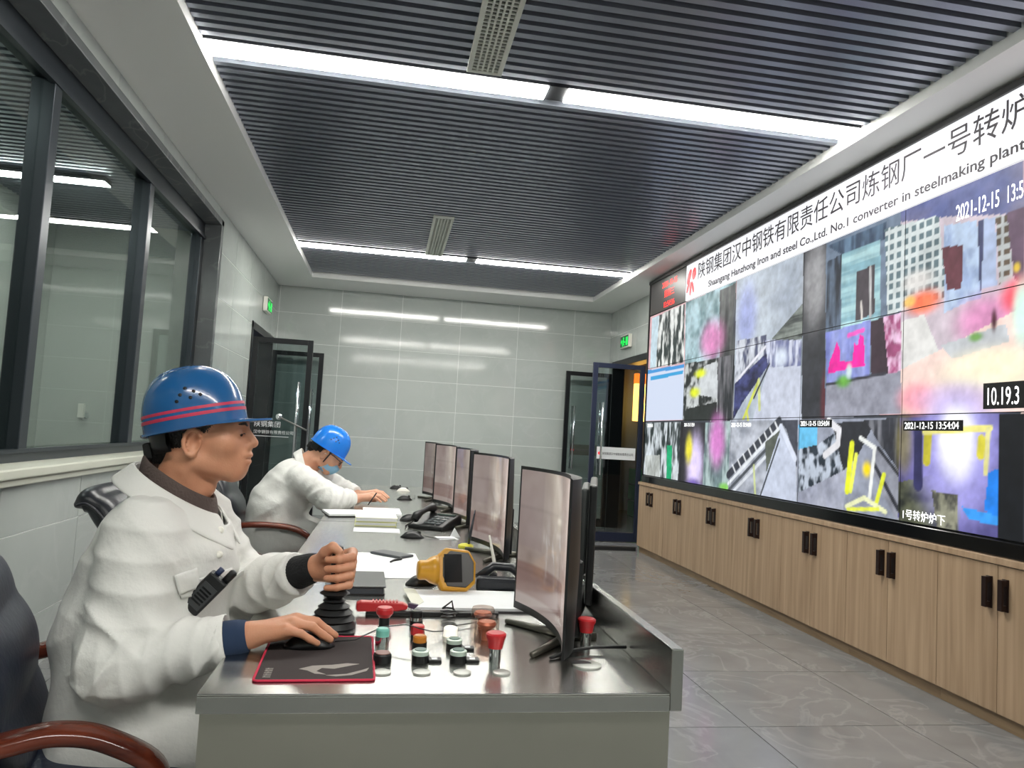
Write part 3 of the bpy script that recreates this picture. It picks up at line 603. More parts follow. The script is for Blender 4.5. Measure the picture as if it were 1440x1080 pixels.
cbox(YS0-4.94, YS0-4.55, 1.425, 1.478); wtext('2021-12-15 13:54:04', 0.05, YS0-4.93, 1.435, M['screen_white'], sx=0.85)
wtext('2021-12-15 13:54:04', 0.05, YS0-6.02, 1.43, M['screen_white'], sx=0.85)
wtext('2021-12-15 13:54', 0.05, YS0-7.05, 1.435, M['screen_white'], sx=0.7)
wtext('2021-12-15', 0.05, YS0-8.1, 1.43, M['screen_white'], sx=0.7)

def split_by_x(o, gap):
    # one object per character or word: cut where no face crosses a gap along local x
    me = o.data; iv = []
    for p in me.polygons:
        xs = [me.vertices[i].co.x for i in p.vertices]; iv.append((min(xs), max(xs), p.index))
    iv.sort(); runs = []; end = -1e9
    for a, b, i in iv:
        if a > end+gap: runs.append([])
        runs[-1].append(i); end = max(end, b)
    out = []
    for r in runs:
        used = {}; f = []
        for i in r: f.append([used.setdefault(v, len(used)) for v in me.polygons[i].vertices])
        m2 = bpy.data.meshes.new('lettering'); m2.from_pydata([me.vertices[v].co for v in used], [], f)
        out.append(link('lettering', m2, me.materials[0], o.parent))
    bpy.data.objects.remove(o); return out
# banner with the plant's name
bn = thing('led_banner', 'long white lit banner with dark Chinese and English lettering', 'banner', (XS-0.004, YS0, 0))
MB().box(0.0, 0.024, -NC*PW, -1.035, 2.727, 3.095).build('lit_panel', M['led_white'], bn)
NAME = '陕钢集团汉中钢铁有限责任公司炼钢厂一号转炉'
tw = text(NAME, 0.19, M['ink'], bn, Matrix.Identity(4), bold=0.0)
xs = [v.co.x for v in tw.data.vertices]; W0 = max(xs)-min(xs)
for q in split_by_x(tw, 0.012): q.data.transform(fr_wall_r(-0.002, -(YS0-6.86), 2.91) @ Matrix.Diagonal(((6.86-3.02)/W0, 0.95, 1, 1)))
te = text('Shaangang Hanzhong Iron and steel Co.,Ltd. No.1 converter in steelmaking plant', 0.09, M['ink'], bn, Matrix.Identity(4), bold=0.0012)
xs = [v.co.x for v in te.data.vertices]; W0 = max(xs)-min(xs)
for q in split_by_x(te, 0.016): q.data.transform(fr_wall_r(-0.002, -(YS0-6.60), 2.772) @ Matrix.Diagonal(((6.60-3.03)/W0, 0.95, 1, 1)))
lg = MB(); fn = lambda a, b, d: (d, -a, b)
cx, cz = YS0-7.01, 2.92
for (dx, dz, rx, rz, rot) in ((0.066, 0.055, 0.045, 0.062, 0.3), (-0.055, 0.045, 0.036, 0.085, 0.55), (-0.075, -0.055, 0.024, 0.07, 0.45), (-0.012, -0.085, 0.022, 0.072, 0.1), (0.045, -0.078, 0.020, 0.066, -0.4)):
    pl = []
    for k in range(14):
        a = 2*PI*k/14; p, q = rx*math.cos(a), rz*math.sin(a)
        pl.append((cx+dx+p*math.cos(rot)+q*math.sin(rot), cz+dz-p*math.sin(rot)+q*math.cos(rot)))
    lg.prism(pl, fn, -0.004, -0.001)
lg.build('emblem', M['logo_red'], bn)
ck = thing('led_clock', 'dark LED clock board with red date and time beside the white banner', 'LED clock', (XS-0.004, YS0, 0))
MB().box(0.0, 0.024, -1.03, 0.0, 2.727, 3.095).build('board', mat('led_board', (46,44,44), 0.4), ck)
for s, z in (('2021-12-15', 2.985), ('星期三', 2.875), ('13:54:26', 2.755)):
    o = text(s, 0.098, M['led_red'], ck, Matrix.Identity(4), align='CENTER')
    o.data.transform(fr_wall_r(-0.003, -0.58, z) @ Matrix.Diagonal((0.95 if s[0] in '21' else 1.0, 0.9, 1, 1)))

# ------------------------------------------------------------------ storage cabinets
XC = 2.93
ORD = ['first', 'second', 'third', 'fourth', 'fifth', 'sixth', 'seventh', 'eighth']
d_me = h_me = None
for k in range(8):
    yc = 7.837 - 0.783*k
    t = thing('storage_cabinet', 'light oak two-door storage cabinet, %s from the far glass doors' % ORD[k], 'cabinet', (XC, yc, 0), group='oak cabinets under the video wall')
    MB().box(0.019, 0.27, -0.391, 0.391, 0.07, 0.765).build('body', M['oak'], t)
    MB().box(0.03, 0.27, -0.391, 0.391, 0.0, 0.07).build('plinth', M['oak_plinth'], t)
    for s in (-1, 1):
        if d_me is None:
            d_me = bpy.data.meshes.new('door'); mb = MB().box(0, 0.018, -0.194, 0.194, 0.072, 0.762); d_me.from_pydata(mb.v, [], mb.f); d_me.materials.append(M['oak'])
            h_me = bpy.data.meshes.new('handle')
            mb = MB().box(-0.008, 0.0, -0.016, 0.016, -0.075, 0.075); mb.box(-0.03, -0.008, -0.013, 0.013, -0.072, -0.045); mb.box(-0.03, -0.008, -0.013, 0.013, 0.045, 0.072); mb.box(-0.036, -0.026, -0.013, 0.013, -0.072, 0.072)
            h_me.from_pydata(mb.v, [], mb.f); h_me.materials.append(M['handle_brown'] if 'handle_brown' in M else mat('dark_bronze_handle', (46,32,30), 0.35, 0.5))
        d = link('door', d_me, None, t, loc=(0, s*0.1957, 0))
        link('handle', h_me, None, d, loc=(0, -s*0.148, 0.628))
tag(MB().box(XC-0.012, 3.2, 7.837-0.783*7-0.4, 8.235, 0.766, 0.799).build('cabinet_top', M['oak'], bev=0.003), 'long light oak top running over all the cabinets', 'countertop')

# ------------------------------------------------------------------ control desk
DX0, DX1, DY0, DY1, DZ = -0.305, 0.60, 1.445, 6.55, 0.75
dk = thing('control_desk', 'long stainless steel control desk with raised edge on the screen side', 'desk', (0, DY0, 0))
LN = DY1 - DY0
MB().box(DX0, DX1-0.0005, 0, LN, DZ-0.004, DZ).box(DX0, DX1-0.0005, 0, 0.02, DZ-0.036, DZ-0.004).box(DX0, DX0+0.02, 0.02, LN, DZ-0.036, DZ-0.004).build('top', M['steel'], dk, bev=0.0025)
MB().box(DX1, DX1+0.026, 0.0, LN, DZ-0.036, DZ+0.088).build('raised_edge', M['steel'], dk, bev=0.003)
MB().box(DX0+0.004, DX1+0.008, 0.02, 0.045, 0.0, DZ-0.036).build('end_panel', M['steel_side'], dk)
MB().box(DX1-0.02, DX1+0.006, 0.045, LN-0.02, 0.0, DZ-0.036).build('back_panel', M['steel_side'], dk)
MB().box(0.12, 0.145, 0.045, LN-0.02, 0.0, DZ-0.036).build('inner_panel', M['steel_side'], dk)
MB().box(DX0+0.004, DX1, LN-0.045, LN-0.02, 0.0, DZ-0.036).build('end_panel', M['steel_side'], dk)
for yy in (1.25, 2.5, 3.75): MB().box(DX0+0.08, 0.12, yy, yy+0.025, 0.0, DZ-0.036).build('knee_divider', M['steel_side'], dk)
MB().box(DX0, DX1, 1.272, 1.2735, DZ, DZ+0.0006).build('seam', M['black'], dk)
MB().box(DX0, DX1, 2.545, 2.5465, DZ, DZ+0.0006).build('seam', M['black'], dk)

# monitors: curved screens facing the operators (-x)
def monitor(loc, rz, label, seed, w=0.52, zb=0.775, zt=1.165, curve=0.045, tone=1.0, stand=True):
    t = thing('monitor', label, 'monitor', (loc[0], loc[1], DZ), (0,0,rz), group='monitors along the desk')
    z0, z1 = zb-DZ, zt-DZ; n = 21; h = w/2
    def cx(y): return curve*(1-(y/h)**2)
    ys = np.linspace(-h, h, n)
    rings = []
    for y in ys:
        e = 0.006 + 0.026*max(0.0, 1-(abs(y)/h)**4)
        zz = 0.01
        rings.append([(cx(y), y, z0), (cx(y), y, z1), (cx(y)+e, y, z1-zz*0.5), (cx(y)+e+0.012*(1-abs(y)/h), y, (z0+z1)/2), (cx(y)+e, y, z0+zz*0.5)])
    smooth_by_angle(MB().loft(rings).build('case', M['black'], t), 0.6)
    nu, nv = 60, 44; b = 0.009
    Y, Z = np.meshgrid(np.linspace(-h+b, h-b, nu), np.linspace(z0+b*2.2, z1-b, nv))
    P = np.stack([curve*(1-(Y/h)**2)-0.0012, Y, Z], -1).reshape(-1, 3)
    s = (h-Y)/w; q = (Z-z0)/(z1-z0); nn = vnoise(s*6+seed, q*5+seed, seed); n2 = vnoise(s*22, q*9, seed+5)
    C = np.zeros(Y.shape+(3,)); C[:] = lin((172, 156, 148))  # tan wash and pale patches put grazing-view reflections into the picture
    C += (nn[..., None]-0.5)*0.28*np.array([1, 0.95, 0.92])
    k = np.exp(-((s-0.52-0.12*(0.5-q))/0.10)**2)[..., None]*np.clip(q*1.8-0.3, 0, 1)[..., None]; C = C*(1-k*0.7)+lin((222, 208, 192))*k*0.7
    k = ((s < 0.28) & (q > 0.45))[..., None]*0.5; C = C*(1-k)+lin((158, 140, 138))*k
    k = ((q < 0.34) & (q > 0.12) & (s < 0.7))[..., None]*0.75; C = C*(1-k)+lin((136, 104, 98))*k
    k = ((q < 0.12))[..., None]*0.7; C = C*(1-k)+lin((176, 160, 154))*k
    k = (np.clip((n2-0.62)*6, 0, 1)*np.clip(1-abs(q-0.48)/0.25, 0, 1)*(s > 0.3))[..., None]*0.7; C = C*(1-k)+lin((225, 220, 215))*k
    k = ((abs(np.mod(s*5, 1)-0.02) < 0.03) | (abs(np.mod(q*7, 1)-0.02) < 0.04))[..., None]*0.12; C = C*(1-k)
    link('picture', picture_mesh('picture', P, np.clip(C*tone, 0, 1).reshape(-1, 3), nu, nv, M['monpic']), None, t)
    if stand:
        sx = curve+0.045
        MB().box(sx-0.004, sx+0.02, -0.035, 0.035, 0.012, 0.2).build('stand_neck', M['black'], t, bev=0.006)
        foot = MB()
        for s_ in (-1, 1): foot.tube([(sx, 0, 0.010), (sx-0.13, s_*0.15, 0.007)], [0.012, 0.007], 8, up=(0,0,1))
        foot.tube([(sx, 0, 0.010), (sx+0.07, 0, 0.008)], [0.012, 0.010], 8)
        foot.build('stand_foot', M['gunmetal'], t, smooth=True)
    return t
M['monpic'] = colmat('monitor_picture', 0.66, 0.14)
M['gunmetal'] = mat('gunmetal', (110,108,100), 0.35, 0.8)
monitor((0.395, 1.825, 0), 0.035, 'nearest large curved monitor at the camera end of the desk', 11, w=0.50, zb=0.770)
monitor((0.43, 3.035, 0), 0.135, 'second curved monitor from the camera end', 12, w=0.54)
monitor((0.42, 4.0, 0), 0.06, 'third monitor, narrow gap before the far screens', 13, w=0.44)
monitor((0.385, 4.75, 0), 0.165, 'fourth monitor from the camera end, beige picture', 14, w=0.52)
monitor((0.325, 5.4, 0), 0.11, 'farthest monitor, with a teal-edged picture', 15, w=0.44, tone=0.7)
# back-to-back monitor seen edge-on behind the nearest one
t = thing('monitor', 'black flat monitor seen edge-on behind the nearest curved monitor', 'monitor', (0.612, 2.12, DZ), (0, 0, -0.285), group='monitors along the desk')
MB().box(-0.008, 0.014, -0.13, 0.33, 0.045, 0.375).build('case', M['black'], t, bev=0.006)
bk = MB(); bk.prism([(-0.10,0.12),(-0.06,0.36),(0.26,0.36),(0.30,0.12)], lambda a,b,d: (d,a,b), -0.032, -0.008); bk.build('back_bulge', mat('dark_grey_plastic', (62,66,66), 0.45), t, bev=0.008)
MB().box(-0.14, -0.03, -0.02, 0.03, 0.19, 0.235).build('arm', M['black'], t, bev=0.005)
lw = MB(); lw.tube([(-0.01,0.0,0.06),(-0.03,-0.05,0.02),(-0.045,-0.16,0.008)], [0.022,0.024,0.014], 8); lw.build('stand_foot', M['black'], t, smooth=True)
# ------------------------------------------------------------------ things on the desk
def lobj(name, prof, m, par, n=24, c=(0,0,0), ang=0.6): return smooth_by_angle(MB().lathe(prof, c, n).build(name, m, par), ang)
def button(x, y, kind, label):
    t = thing('push_button', label, 'push button', (x, y, DZ), group='push buttons on the desk')
    if kind == 'mushroom':
        lobj('collar', [(0,0),(0.0135,0),(0.0135,0.022),(0,0.022)], M['black'], t)
        lobj('cap', [(0,0.022),(0.014,0.022),(0.0215,0.032),(0.0215,0.042),(0.018,0.047),(0,0.048)], M['red_plastic'], t)
    elif kind == 'chrome_mushroom':
        lobj('collar', [(0,0),(0.0125,0),(0.0125,0.032),(0,0.032)], M['chrome'], t)
        lobj('cap', [(0,0.032),(0.016,0.032),(0.019,0.05),(0.0225,0.056),(0.0225,0.062),(0.019,0.065),(0,0.066)], M['red_plastic'], t)
    elif kind == 'selector':
        lobj('collar', [(0,0),(0.0165,0),(0.0165,0.014),(0,0.014)], M['black'], t)
        lobj('ring', [(0,0.014),(0.0155,0.014),(0.0155,0.022),(0,0.022)], M['chrome'], t)
        lobj('knob', [(0,0.022),(0.016,0.022),(0.016,0.036),(0.013,0.039),(0,0.039)], M['black'], t)
    elif kind == 'red':
        lobj('collar', [(0,0),(0.0165,0),(0.0165,0.012),(0,0.012)], M['black'], t)
        lobj('cap', [(0,0.012),(0.0165,0.012),(0.0165,0.032),(0.014,0.034),(0,0.034)], M['red_plastic'], t, 8)
    elif kind == 'amber':
        lobj('collar', [(0,0),(0.0175,0),(0.0175,0.014),(0,0.014)], M['black'], t)
        lobj('cap', [(0,0.014),(0.016,0.014),(0.016,0.026),(0.012,0.029),(0,0.029)], M['amber'], t)
    elif kind == 'teal':
        lobj('collar', [(0,0),(0.016,0),(0.016,0.018),(0,0.018)], M['chrome'], t)
        lobj('lens', [(0,0.018),(0.0155,0.018),(0.0155,0.032),(0.012,0.036),(0,0.036)], M['teal'], t)
    elif kind == 'dark':
        lobj('collar', [(0,0),(0.0195,0),(0.0195,0.016),(0.017,0.019),(0,0.019)], M['black'], t)
        lobj('lens', [(0,0.0185),(0.0165,0.0185),(0.0165,0.0205),(0,0.0205)], mat('dull_red_lens', (120,72,62), 0.4), t)
    elif kind == 'green':
        lobj('collar', [(0,0),(0.0185,0),(0.0185,0.015),(0,0.015)], M['black'], t)
        lobj('bezel', [(0,0.015),(0.0185,0.015),(0.0185,0.023),(0.015,0.025),(0,0.025)], mat('pale_bezel', (190,206,196), 0.3, 0.3), t)
        lobj('lens', [(0,0.0245),(0.013,0.0245),(0.013,0.0265),(0,0.0265)], M['green_lens'], t)
        MB().box(0.018, 0.046, -0.012, 0.012, 0, 0.006).build('label_plate', M['black'], t, bev=0.001)
        MB().box(0.025, 0.037, -0.006, 0.006, 0.006, 0.0068).build('label', M['paper'], t)
    elif kind == 'white':
        lobj('collar', [(0,0),(0.018,0),(0.018,0.012),(0,0.012)], M['white_plastic'], t)
        lobj('cap', [(0,0.012),(0.0165,0.012),(0.0165,0.03),(0.013,0.033),(0,0.033)], mat('lit_white_cap', (255,252,240), 0.4, emit=(255,250,235), estr=0.6), t)
    elif kind == 'guarded':
        lobj('collar', [(0,0),(0.012,0),(0.012,0.03),(0,0.03)], M['copper'], t)
        lobj('cap', [(0,0.03),(0.02,0.03),(0.024,0.038),(0.02,0.044),(0,0.045)], M['copper'], t)
        g = MB().lathe([(0.03,0.0),(0.03,0.05),(0.027,0.055),(0.0,0.056)], (0,0,0), 24); g.f = g.f[:-2]; smooth_by_angle(g.build('clear_guard', M['clear'], t))
    elif kind == 'disc':
        lobj('disc', [(0,0),(0.0185,0),(0.0185,0.003),(0.015,0.0045),(0,0.0045)], M['greydisc'], t)
    return t
button(0.029, 1.933, 'mushroom', 'red mushroom button on black collar, beside the red knife')
button(0.110, 1.938, 'selector', 'black selector knob with silver ring behind the red button')
button(0.108, 1.815, 'red', 'red flat-topped button between the black selector and the amber button')
button(0.110, 1.745, 'amber', 'amber and dark button touching the red flat-topped one')
button(0.025, 1.775, 'teal', 'chrome button with pale teal lens next to the mouse pad')
button(0.026, 1.640, 'dark', 'black button with dull red lens next to the mouse pad')
button(0.107, 1.645, 'green', 'green ring button with label plate in the column of the red button')
button(0.186, 1.805, 'white', 'white lit button in the middle column')
button(0.189, 1.735, 'green', 'green ring button with label plate touching the white button')
button(0.190, 1.647, 'green', 'green ring button with label plate nearest the white button column front')
button(0.278, 1.915, 'guarded', 'copper button under a clear guard, farther one of two')
button(0.275, 1.820, 'guarded', 'copper button under a clear guard, nearer one of two')
button(0.270, 1.640, 'chrome_mushroom', 'tall red mushroom button on chrome neck at the desk front')
for x, lab in ((0.026, 'mouse pad'), (0.107, 'second button column'), (0.191, 'third button column'), (0.274, 'tall red button')):
    button(x, 1.567, 'disc', 'flat grey blanking disc at the desk front by the %s' % lab)
button(0.515, 1.78, 'chrome_mushroom', 'red mushroom button half hidden behind the nearest monitor')
t = thing('hole_cover', 'pale round cable hole cover near the desk corner', 'cable hole cover', (0.475, 1.622, DZ))
lobj('cover', [(0,0),(0.032,0),(0.032,0.003),(0.028,0.0045),(0,0.0045)], M['greydisc'], t)
MB().prism([(0.022*math.cos(a*0.3)-0.012, 0.02*math.sin(a*0.3)) for a in range(12)], lambda a,b,d: (a,b,d), 0.0045, 0.0055).build('slot', M['black'], t)

# joystick
JX, JY = -0.095, 1.878
t = thing('joystick', 'black joystick with ribbed rubber bellows under the operator\'s hand', 'joystick', (JX, JY, DZ))
MB().box(-0.055, 0.055, -0.055, 0.055, 0, 0.012).build('base_plate', M['black'], t, bev=0.004)
pr = [(0, 0.012)]
for i, (r, z) in enumerate(((0.056,0.014),(0.048,0.026),(0.054,0.031),(0.042,0.041),(0.047,0.046),(0.034,0.056),(0.039,0.060),(0.022,0.070),(0.028,0.074),(0.018,0.080),(0.036,0.092),(0.014,0.106))): pr.append((r, z))
pr.append((0, 0.106)); lobj('bellows', pr, M['rubber'], t, 28, ang=1.2)
lobj('grip', [(0,0.10),(0.012,0.10),(0.0125,0.13),(0.0145,0.15),(0.0135,0.19),(0.0145,0.195),(0.012,0.203),(0.008,0.206),(0,0.207)], M['black'], t, 20)

# mouse pad
t = thing('mouse_pad', 'black mouse pad with pink-red stitched edge and grey printed shape', 'mouse pad', (-0.108, 1.665, DZ+0.0005), (0,0,0.03))
def rrect(w, h, r, n=6):
    out = []
    for (cx, cy, a0) in ((w-r, h-r, 0), (-w+r, h-r, PI/2), (-w+r, -h+r, PI), (w-r, -h+r, 1.5*PI)):
        out += [(cx+r*math.cos(a0+PI/2*i/n), cy+r*math.sin(a0+PI/2*i/n)) for i in range(n+1)]
    return out
up = lambda a,b,d: (a,b,d)
MB().prism(rrect(0.112, 0.15, 0.008), up, 0, 0.003).build('cloth', M['mat_black'], t)
rr = rrect(0.115, 0.153, 0.01); MB().tube([(a,b,0.0022) for a, b in rr]+[(rr[0][0],rr[0][1],0.0022)], 0.0026, 6).build('stitched_edge', M['mat_red'], t, smooth=True)
sw = MB()
sw.prism([(-0.035,-0.085),(-0.01,-0.065),(0.03,-0.06),(0.06,-0.05),(0.085,-0.055),(0.06,-0.07),(0.035,-0.085),(0.01,-0.08),(0.0,-0.10),(0.02,-0.12),(-0.002,-0.115),(-0.018,-0.095)], up, 0.003, 0.0034)
sw.prism([(0.02,-0.125),(0.06,-0.118),(0.09,-0.095),(0.105,-0.08),(0.10,-0.10),(0.07,-0.125),(0.04,-0.132)], up, 0.003, 0.0034)
sw.build('printed_shape', M['mat_print'], t)
gl = MB()
for i in range(5):
    y = -0.135+i*0.012
    gl.box(-0.10, -0.085, y, y+0.002, 0.003, 0.0034); gl.box(-0.10, -0.085, y+0.005, y+0.007, 0.003, 0.0034); gl.box(-0.098+0.002*(i % 3), -0.095+0.002*(i % 3), y, y+0.009, 0.003, 0.0034)
gl.build('printed_characters', M['mat_print'], t)

def mouse(x, y, z, rz, label, m=None, cord=None, s=1.0):
    t = thing('computer_mouse', label, 'mouse', (x, y, z), (0,0,rz), group='computer mice on the desk')
    rings = []
    for i in range(13):
        a = -1+2*i/12; w = 0.031*math.sqrt(max(0.02, 1-abs(a)**3)); h = 0.030*max(0.12, (1-abs(a)**2.4))*(1.05-0.12*a)
        rings.append([(a*0.055*s, w*s*math.cos(PI*j/10), h*s*math.sin(PI*j/10)) for j in range(11)])
    MB().loft(rings).build('shell', m or M['black'], t, smooth=True)
    lobj('wheel', [(0,-0.003),(0.009,-0.003),(0.009,0.003),(0,0.003)], M['rubber'], t, 12, (0,0,0)).matrix_local = Matrix.Translation((0.03*s, 0, 0.024*s)) @ Matrix.Rotation(PI/2, 4, 'X')
    if cord: MB().tube(cord, 0.0016, 6).build('cord', M['black'], t, smooth=True)
    return t
mouse(-0.135, 1.735, DZ+0.0045, 0.05, 'black mouse under the operator\'s right hand', cord=[(0.055,0,0.01),(0.10,0.02,0.008),(0.16,0.045,0.03),(0.215,0.03,0.04),(0.245,0.01,0.036),(0.28,0.05,0.018),(0.315,0.10,0.006),(0.335,0.15,0.004),(0.42,0.20,0.003)])
mouse(0.150, 2.45, DZ, 0.2, 'dark mouse beside the yellow gas detector')
mouse(0.155, 3.49, DZ, -0.1, 'black mouse between the phone and the paper sheets', cord=[(0.055,0,0.01),(0.12,-0.01,0.003),(0.2,0.0,0.003)])
mouse(0.165, 5.33, DZ, 0.1, 'black mouse beside the bent-over worker\'s hand', cord=[(0.055,0,0.01),(0.09,0.1,0.003),(0.13,0.4,0.003)])
mouse(0.165, 4.14, DZ, 0.5, 'black mouse beside the pale yellow notebook', s=1.15)
mouse(0.119, 6.28, DZ, 0.0, 'farthest black mouse at the end of the desk')
mouse(0.172, 6.03, DZ, 0.3, 'white mouse near the end of the desk', M['white_plastic'])

# coiled black wire beside the buttons
cp = [(0.199+0.018*math.cos(a*0.9)*(1+0.3*math.sin(a*2.3)), 2.0+0.014*math.sin(a*0.9), DZ+0.004+0.0011*a) for a in range(0, 26)]
tag(MB().tube(cp+[(0.205,2.0,DZ+0.05),(0.212,2.01,DZ+0.02)], 0.0025, 6).build('coiled_wire', M['black'], smooth=True), 'small bundle of coiled black wire behind the buttons', 'wire')

# red utility knife lying on a black strip
t = thing('utility_knife', 'red plastic utility knife lying behind the buttons', 'utility knife', (0.026, 2.045, DZ+0.012), (0,0,0.03))
MB().prism([(-0.072,-0.010),(-0.066,-0.014),(0.035,-0.012),(0.062,-0.008),(0.066,0.002),(0.05,0.010),(-0.06,0.013),(-0.072,0.008)], lambda a,b,d: (a,d,b+0.012), -0.013, 0.013).build('body', M['red_plastic'], t, bev=0.004)
for i in range(8): MB().box(-0.030+i*0.009, -0.026+i*0.009, -0.011, 0.011, 0.0225, 0.0265).build('grip_rib', M['red_plastic'], t)
MB().prism([(0.064,0.0),(0.082,-0.006),(0.094,0.006),(0.066,0.012)], lambda a,b,d: (a,d,b+0.01), -0.006, 0.006).build('tip', mat('purple_tip', (70,50,76), 0.4), t, bev=0.002)
tag(MB().box(-0.02, 0.34, 2.035, 2.06, DZ, DZ+0.012).build('cable_strip', M['black'], bev=0.003), 'black flat strip across the desk under the red knife', 'strip')

# notebooks, papers, phone
def flat(name, x0, x1, y0, y1, z0, z1, rz, m, label, cat, grp=None, bev=0.0015):
    cx, cy = (x0+x1)/2, (y0+y1)/2
    o = MB().box(x0-cx, x1-cx, y0-cy, y1-cy, 0, z1-z0).build(name, m, bev=bev); o.location = (cx, cy, z0); o.rotation_euler = (0,0,rz)
    return tag(o, label, cat, grp)
t = thing('notebook', 'thick black notebook behind the joystick', 'notebook', (-0.06, 2.39, DZ), (0,0,0.03))
MB().box(-0.088, 0.088, -0.115, 0.115, 0.0, 0.003).build('back_cover', M['black'], t)
MB().box(-0.084, 0.082, -0.112, 0.112, 0.003, 0.022).build('pages', mat('dark_page_edge', (54,58,64), 0.7), t)
MB().box(-0.09, 0.09, -0.117, 0.117, 0.022, 0.027).build('front_cover', mat('black_cover', (36,38,42), 0.3), t, bev=0.002)
flat('paper_sheet', -0.17, 0.165, 2.53, 3.03, DZ+0.0005, DZ+0.0025, 0.06, M['paper'], 'large white paper sheet under the phone behind the fist', 'paper', 'papers on the desk', 0)
flat('paper_sheet', -0.12, 0.10, 3.62, 3.76, DZ+0.0005, DZ+0.0025, 0.02, M['paper'], 'narrow white paper sheet in front of the yellow notebook', 'paper', 'papers on the desk', 0)
t = thing('mobile_phone', 'dark mobile phone with strap lying on the white sheet', 'phone', (0.06, 2.97, DZ+0.0028), (0,0,-0.75))
MB().box(-0.085, 0.075, -0.04, 0.04, 0, 0.010).build('body', mat('phone_case', (70,72,76), 0.3), t, bev=0.004)
MB().tube([(0.07,-0.03,0.006),(0.09,-0.05,0.004),(0.085,-0.09,0.003),(0.10,-0.12,0.003)], 0.004, 6).build('strap', M['black'], t, smooth=True)
t = thing('clipboard', 'white papers on a clipboard under the yellow gas detector', 'clipboard', (0.27, 2.2, DZ), (0,0,0.0))
MB().box(-0.165, 0.17, -0.115, 0.12, 0, 0.004).build('board', mat('dark_board', (60,60,62), 0.5), t, bev=0.001)
for i in range(5): MB().box(-0.166+0.002*(i % 2), 0.168, -0.113, 0.118+0.001*(i % 3), 0.0045+i*0.0015, 0.0058+i*0.0015).build('sheet', M['paper'], t)
MB().prism([(-0.185,0.125),(-0.15,0.12),(-0.13,-0.05),(-0.155,-0.11),(-0.168,-0.05)], up, 0.0125, 0.0135).build('loose_corner', mat('cream_paper', (222,222,208), 0.8), t)

# yellow gas detector
t = thing('gas_detector', 'amber yellow handheld gas detector with black screen, lying tilted', 'gas detector', (0.245, 2.30, DZ+0.0135), (0, 0, 0.12))
oc = [(-0.062,-0.028),(-0.045,-0.066),(0.03,-0.072),(0.062,-0.045),(0.066,0.02),(0.045,0.058),(-0.03,0.066),(-0.06,0.04)]
tilt = Matrix.Rotation(math.radians(68), 4, 'X') @ Matrix.Translation((0, 0.066, -0.01))
def tl(mb): mb.v = [tuple(tilt @ Vector(p)) for p in mb.v]; return mb
rings = []
for d, sc in ((-0.030,0.80),(-0.024,0.96),(0.012,1.0),(0.022,0.93)):
    rings.append([(a*sc, b*sc, d) for a, b in oc])
tl(MB().loft(rings)).build('body', M['yellow'], t, bev=0.005)
tl(MB().prism([(a*0.78+0.006, b*0.82) for a, b in oc], up, 0.021, 0.0245)).build('dark_face', mat('charcoal_face', (48,46,44), 0.35), t, bev=0.002)
tl(MB().box(-0.038, 0.018, -0.043, 0.043, 0.0245, 0.026)).build('screen', M['black_gloss'], t)
tl(MB().lathe([(0,-0.115),(0.026,-0.115),(0.03,-0.108),(0.03,-0.09),(0.04,-0.075),(0.046,-0.055),(0,-0.05)], (0,0.0,-0.004), 20, 'x')).build('sensor_head', M['yellow'], t, smooth=True)
t = thing('radio_holster', 'black leather radio pouch with yellow buckle behind the gas detector', 'pouch', (0.40, 2.36, DZ+0.0005), (0,0,-0.12))
MB().box(-0.085, 0.075, -0.025, 0.03, 0.0, 0.045).build('pouch', M['leather'], t, bev=0.012, seg=3)
MB().tube([(-0.08,0.03,0.035),(-0.03,0.06,0.068),(0.03,0.06,0.066),(0.07,0.03,0.04)], [0.014,0.016,0.016,0.013], 8).build('strap', M['leather'], t, smooth=True)
b_ = [(0.072,-0.028,0.008),(0.088,-0.028,0.010),(0.09,-0.028,0.038),(0.072,-0.028,0.040)]
MB().tube(b_, 0.003, 6).build('buckle', M['yellow'], t, smooth=True)

# counter pens
def pen(x, y, label, m, base_m, lean, h=0.11, s=1.0):
    t = thing('counter_pen', label, 'pen', (x, y, DZ), (0,0,0), group='pens standing on the desk')
    lobj('base', [(0,0),(0.026*s,0),(0.026*s,0.008),(0.018*s,0.014),(0,0.014)], base_m, t)
    MB().tube([(0.012,0,0.012),(0.012+lean*0.25,0,0.012+h*0.3),(0.012+lean,0,0.012+h)], [0.0055,0.0065,0.003], 8).build('pen', m, t, smooth=True)
    return t
pen(0.38, 3.26, 'silver and black pen standing in a yellow holder', mat('pen_grey', (70,76,84), 0.3, 0.4), M['lemon'], 0.02, 0.15, 1.3)
pen(0.405, 2.62, 'thin white pen with dark tip standing behind the gas detector', M['white_plastic'], M['black'], -0.03, 0.13, 0.7)
tag(MB().lathe([(0,0),(0.03,0),(0.032,0.008),(0.022,0.016),(0,0.016)], (0.37,4.3,DZ), 18).build('yellow_stand', M['lemon'], smooth=True), 'small yellow pen stand beyond the desk phone', 'pen stand')

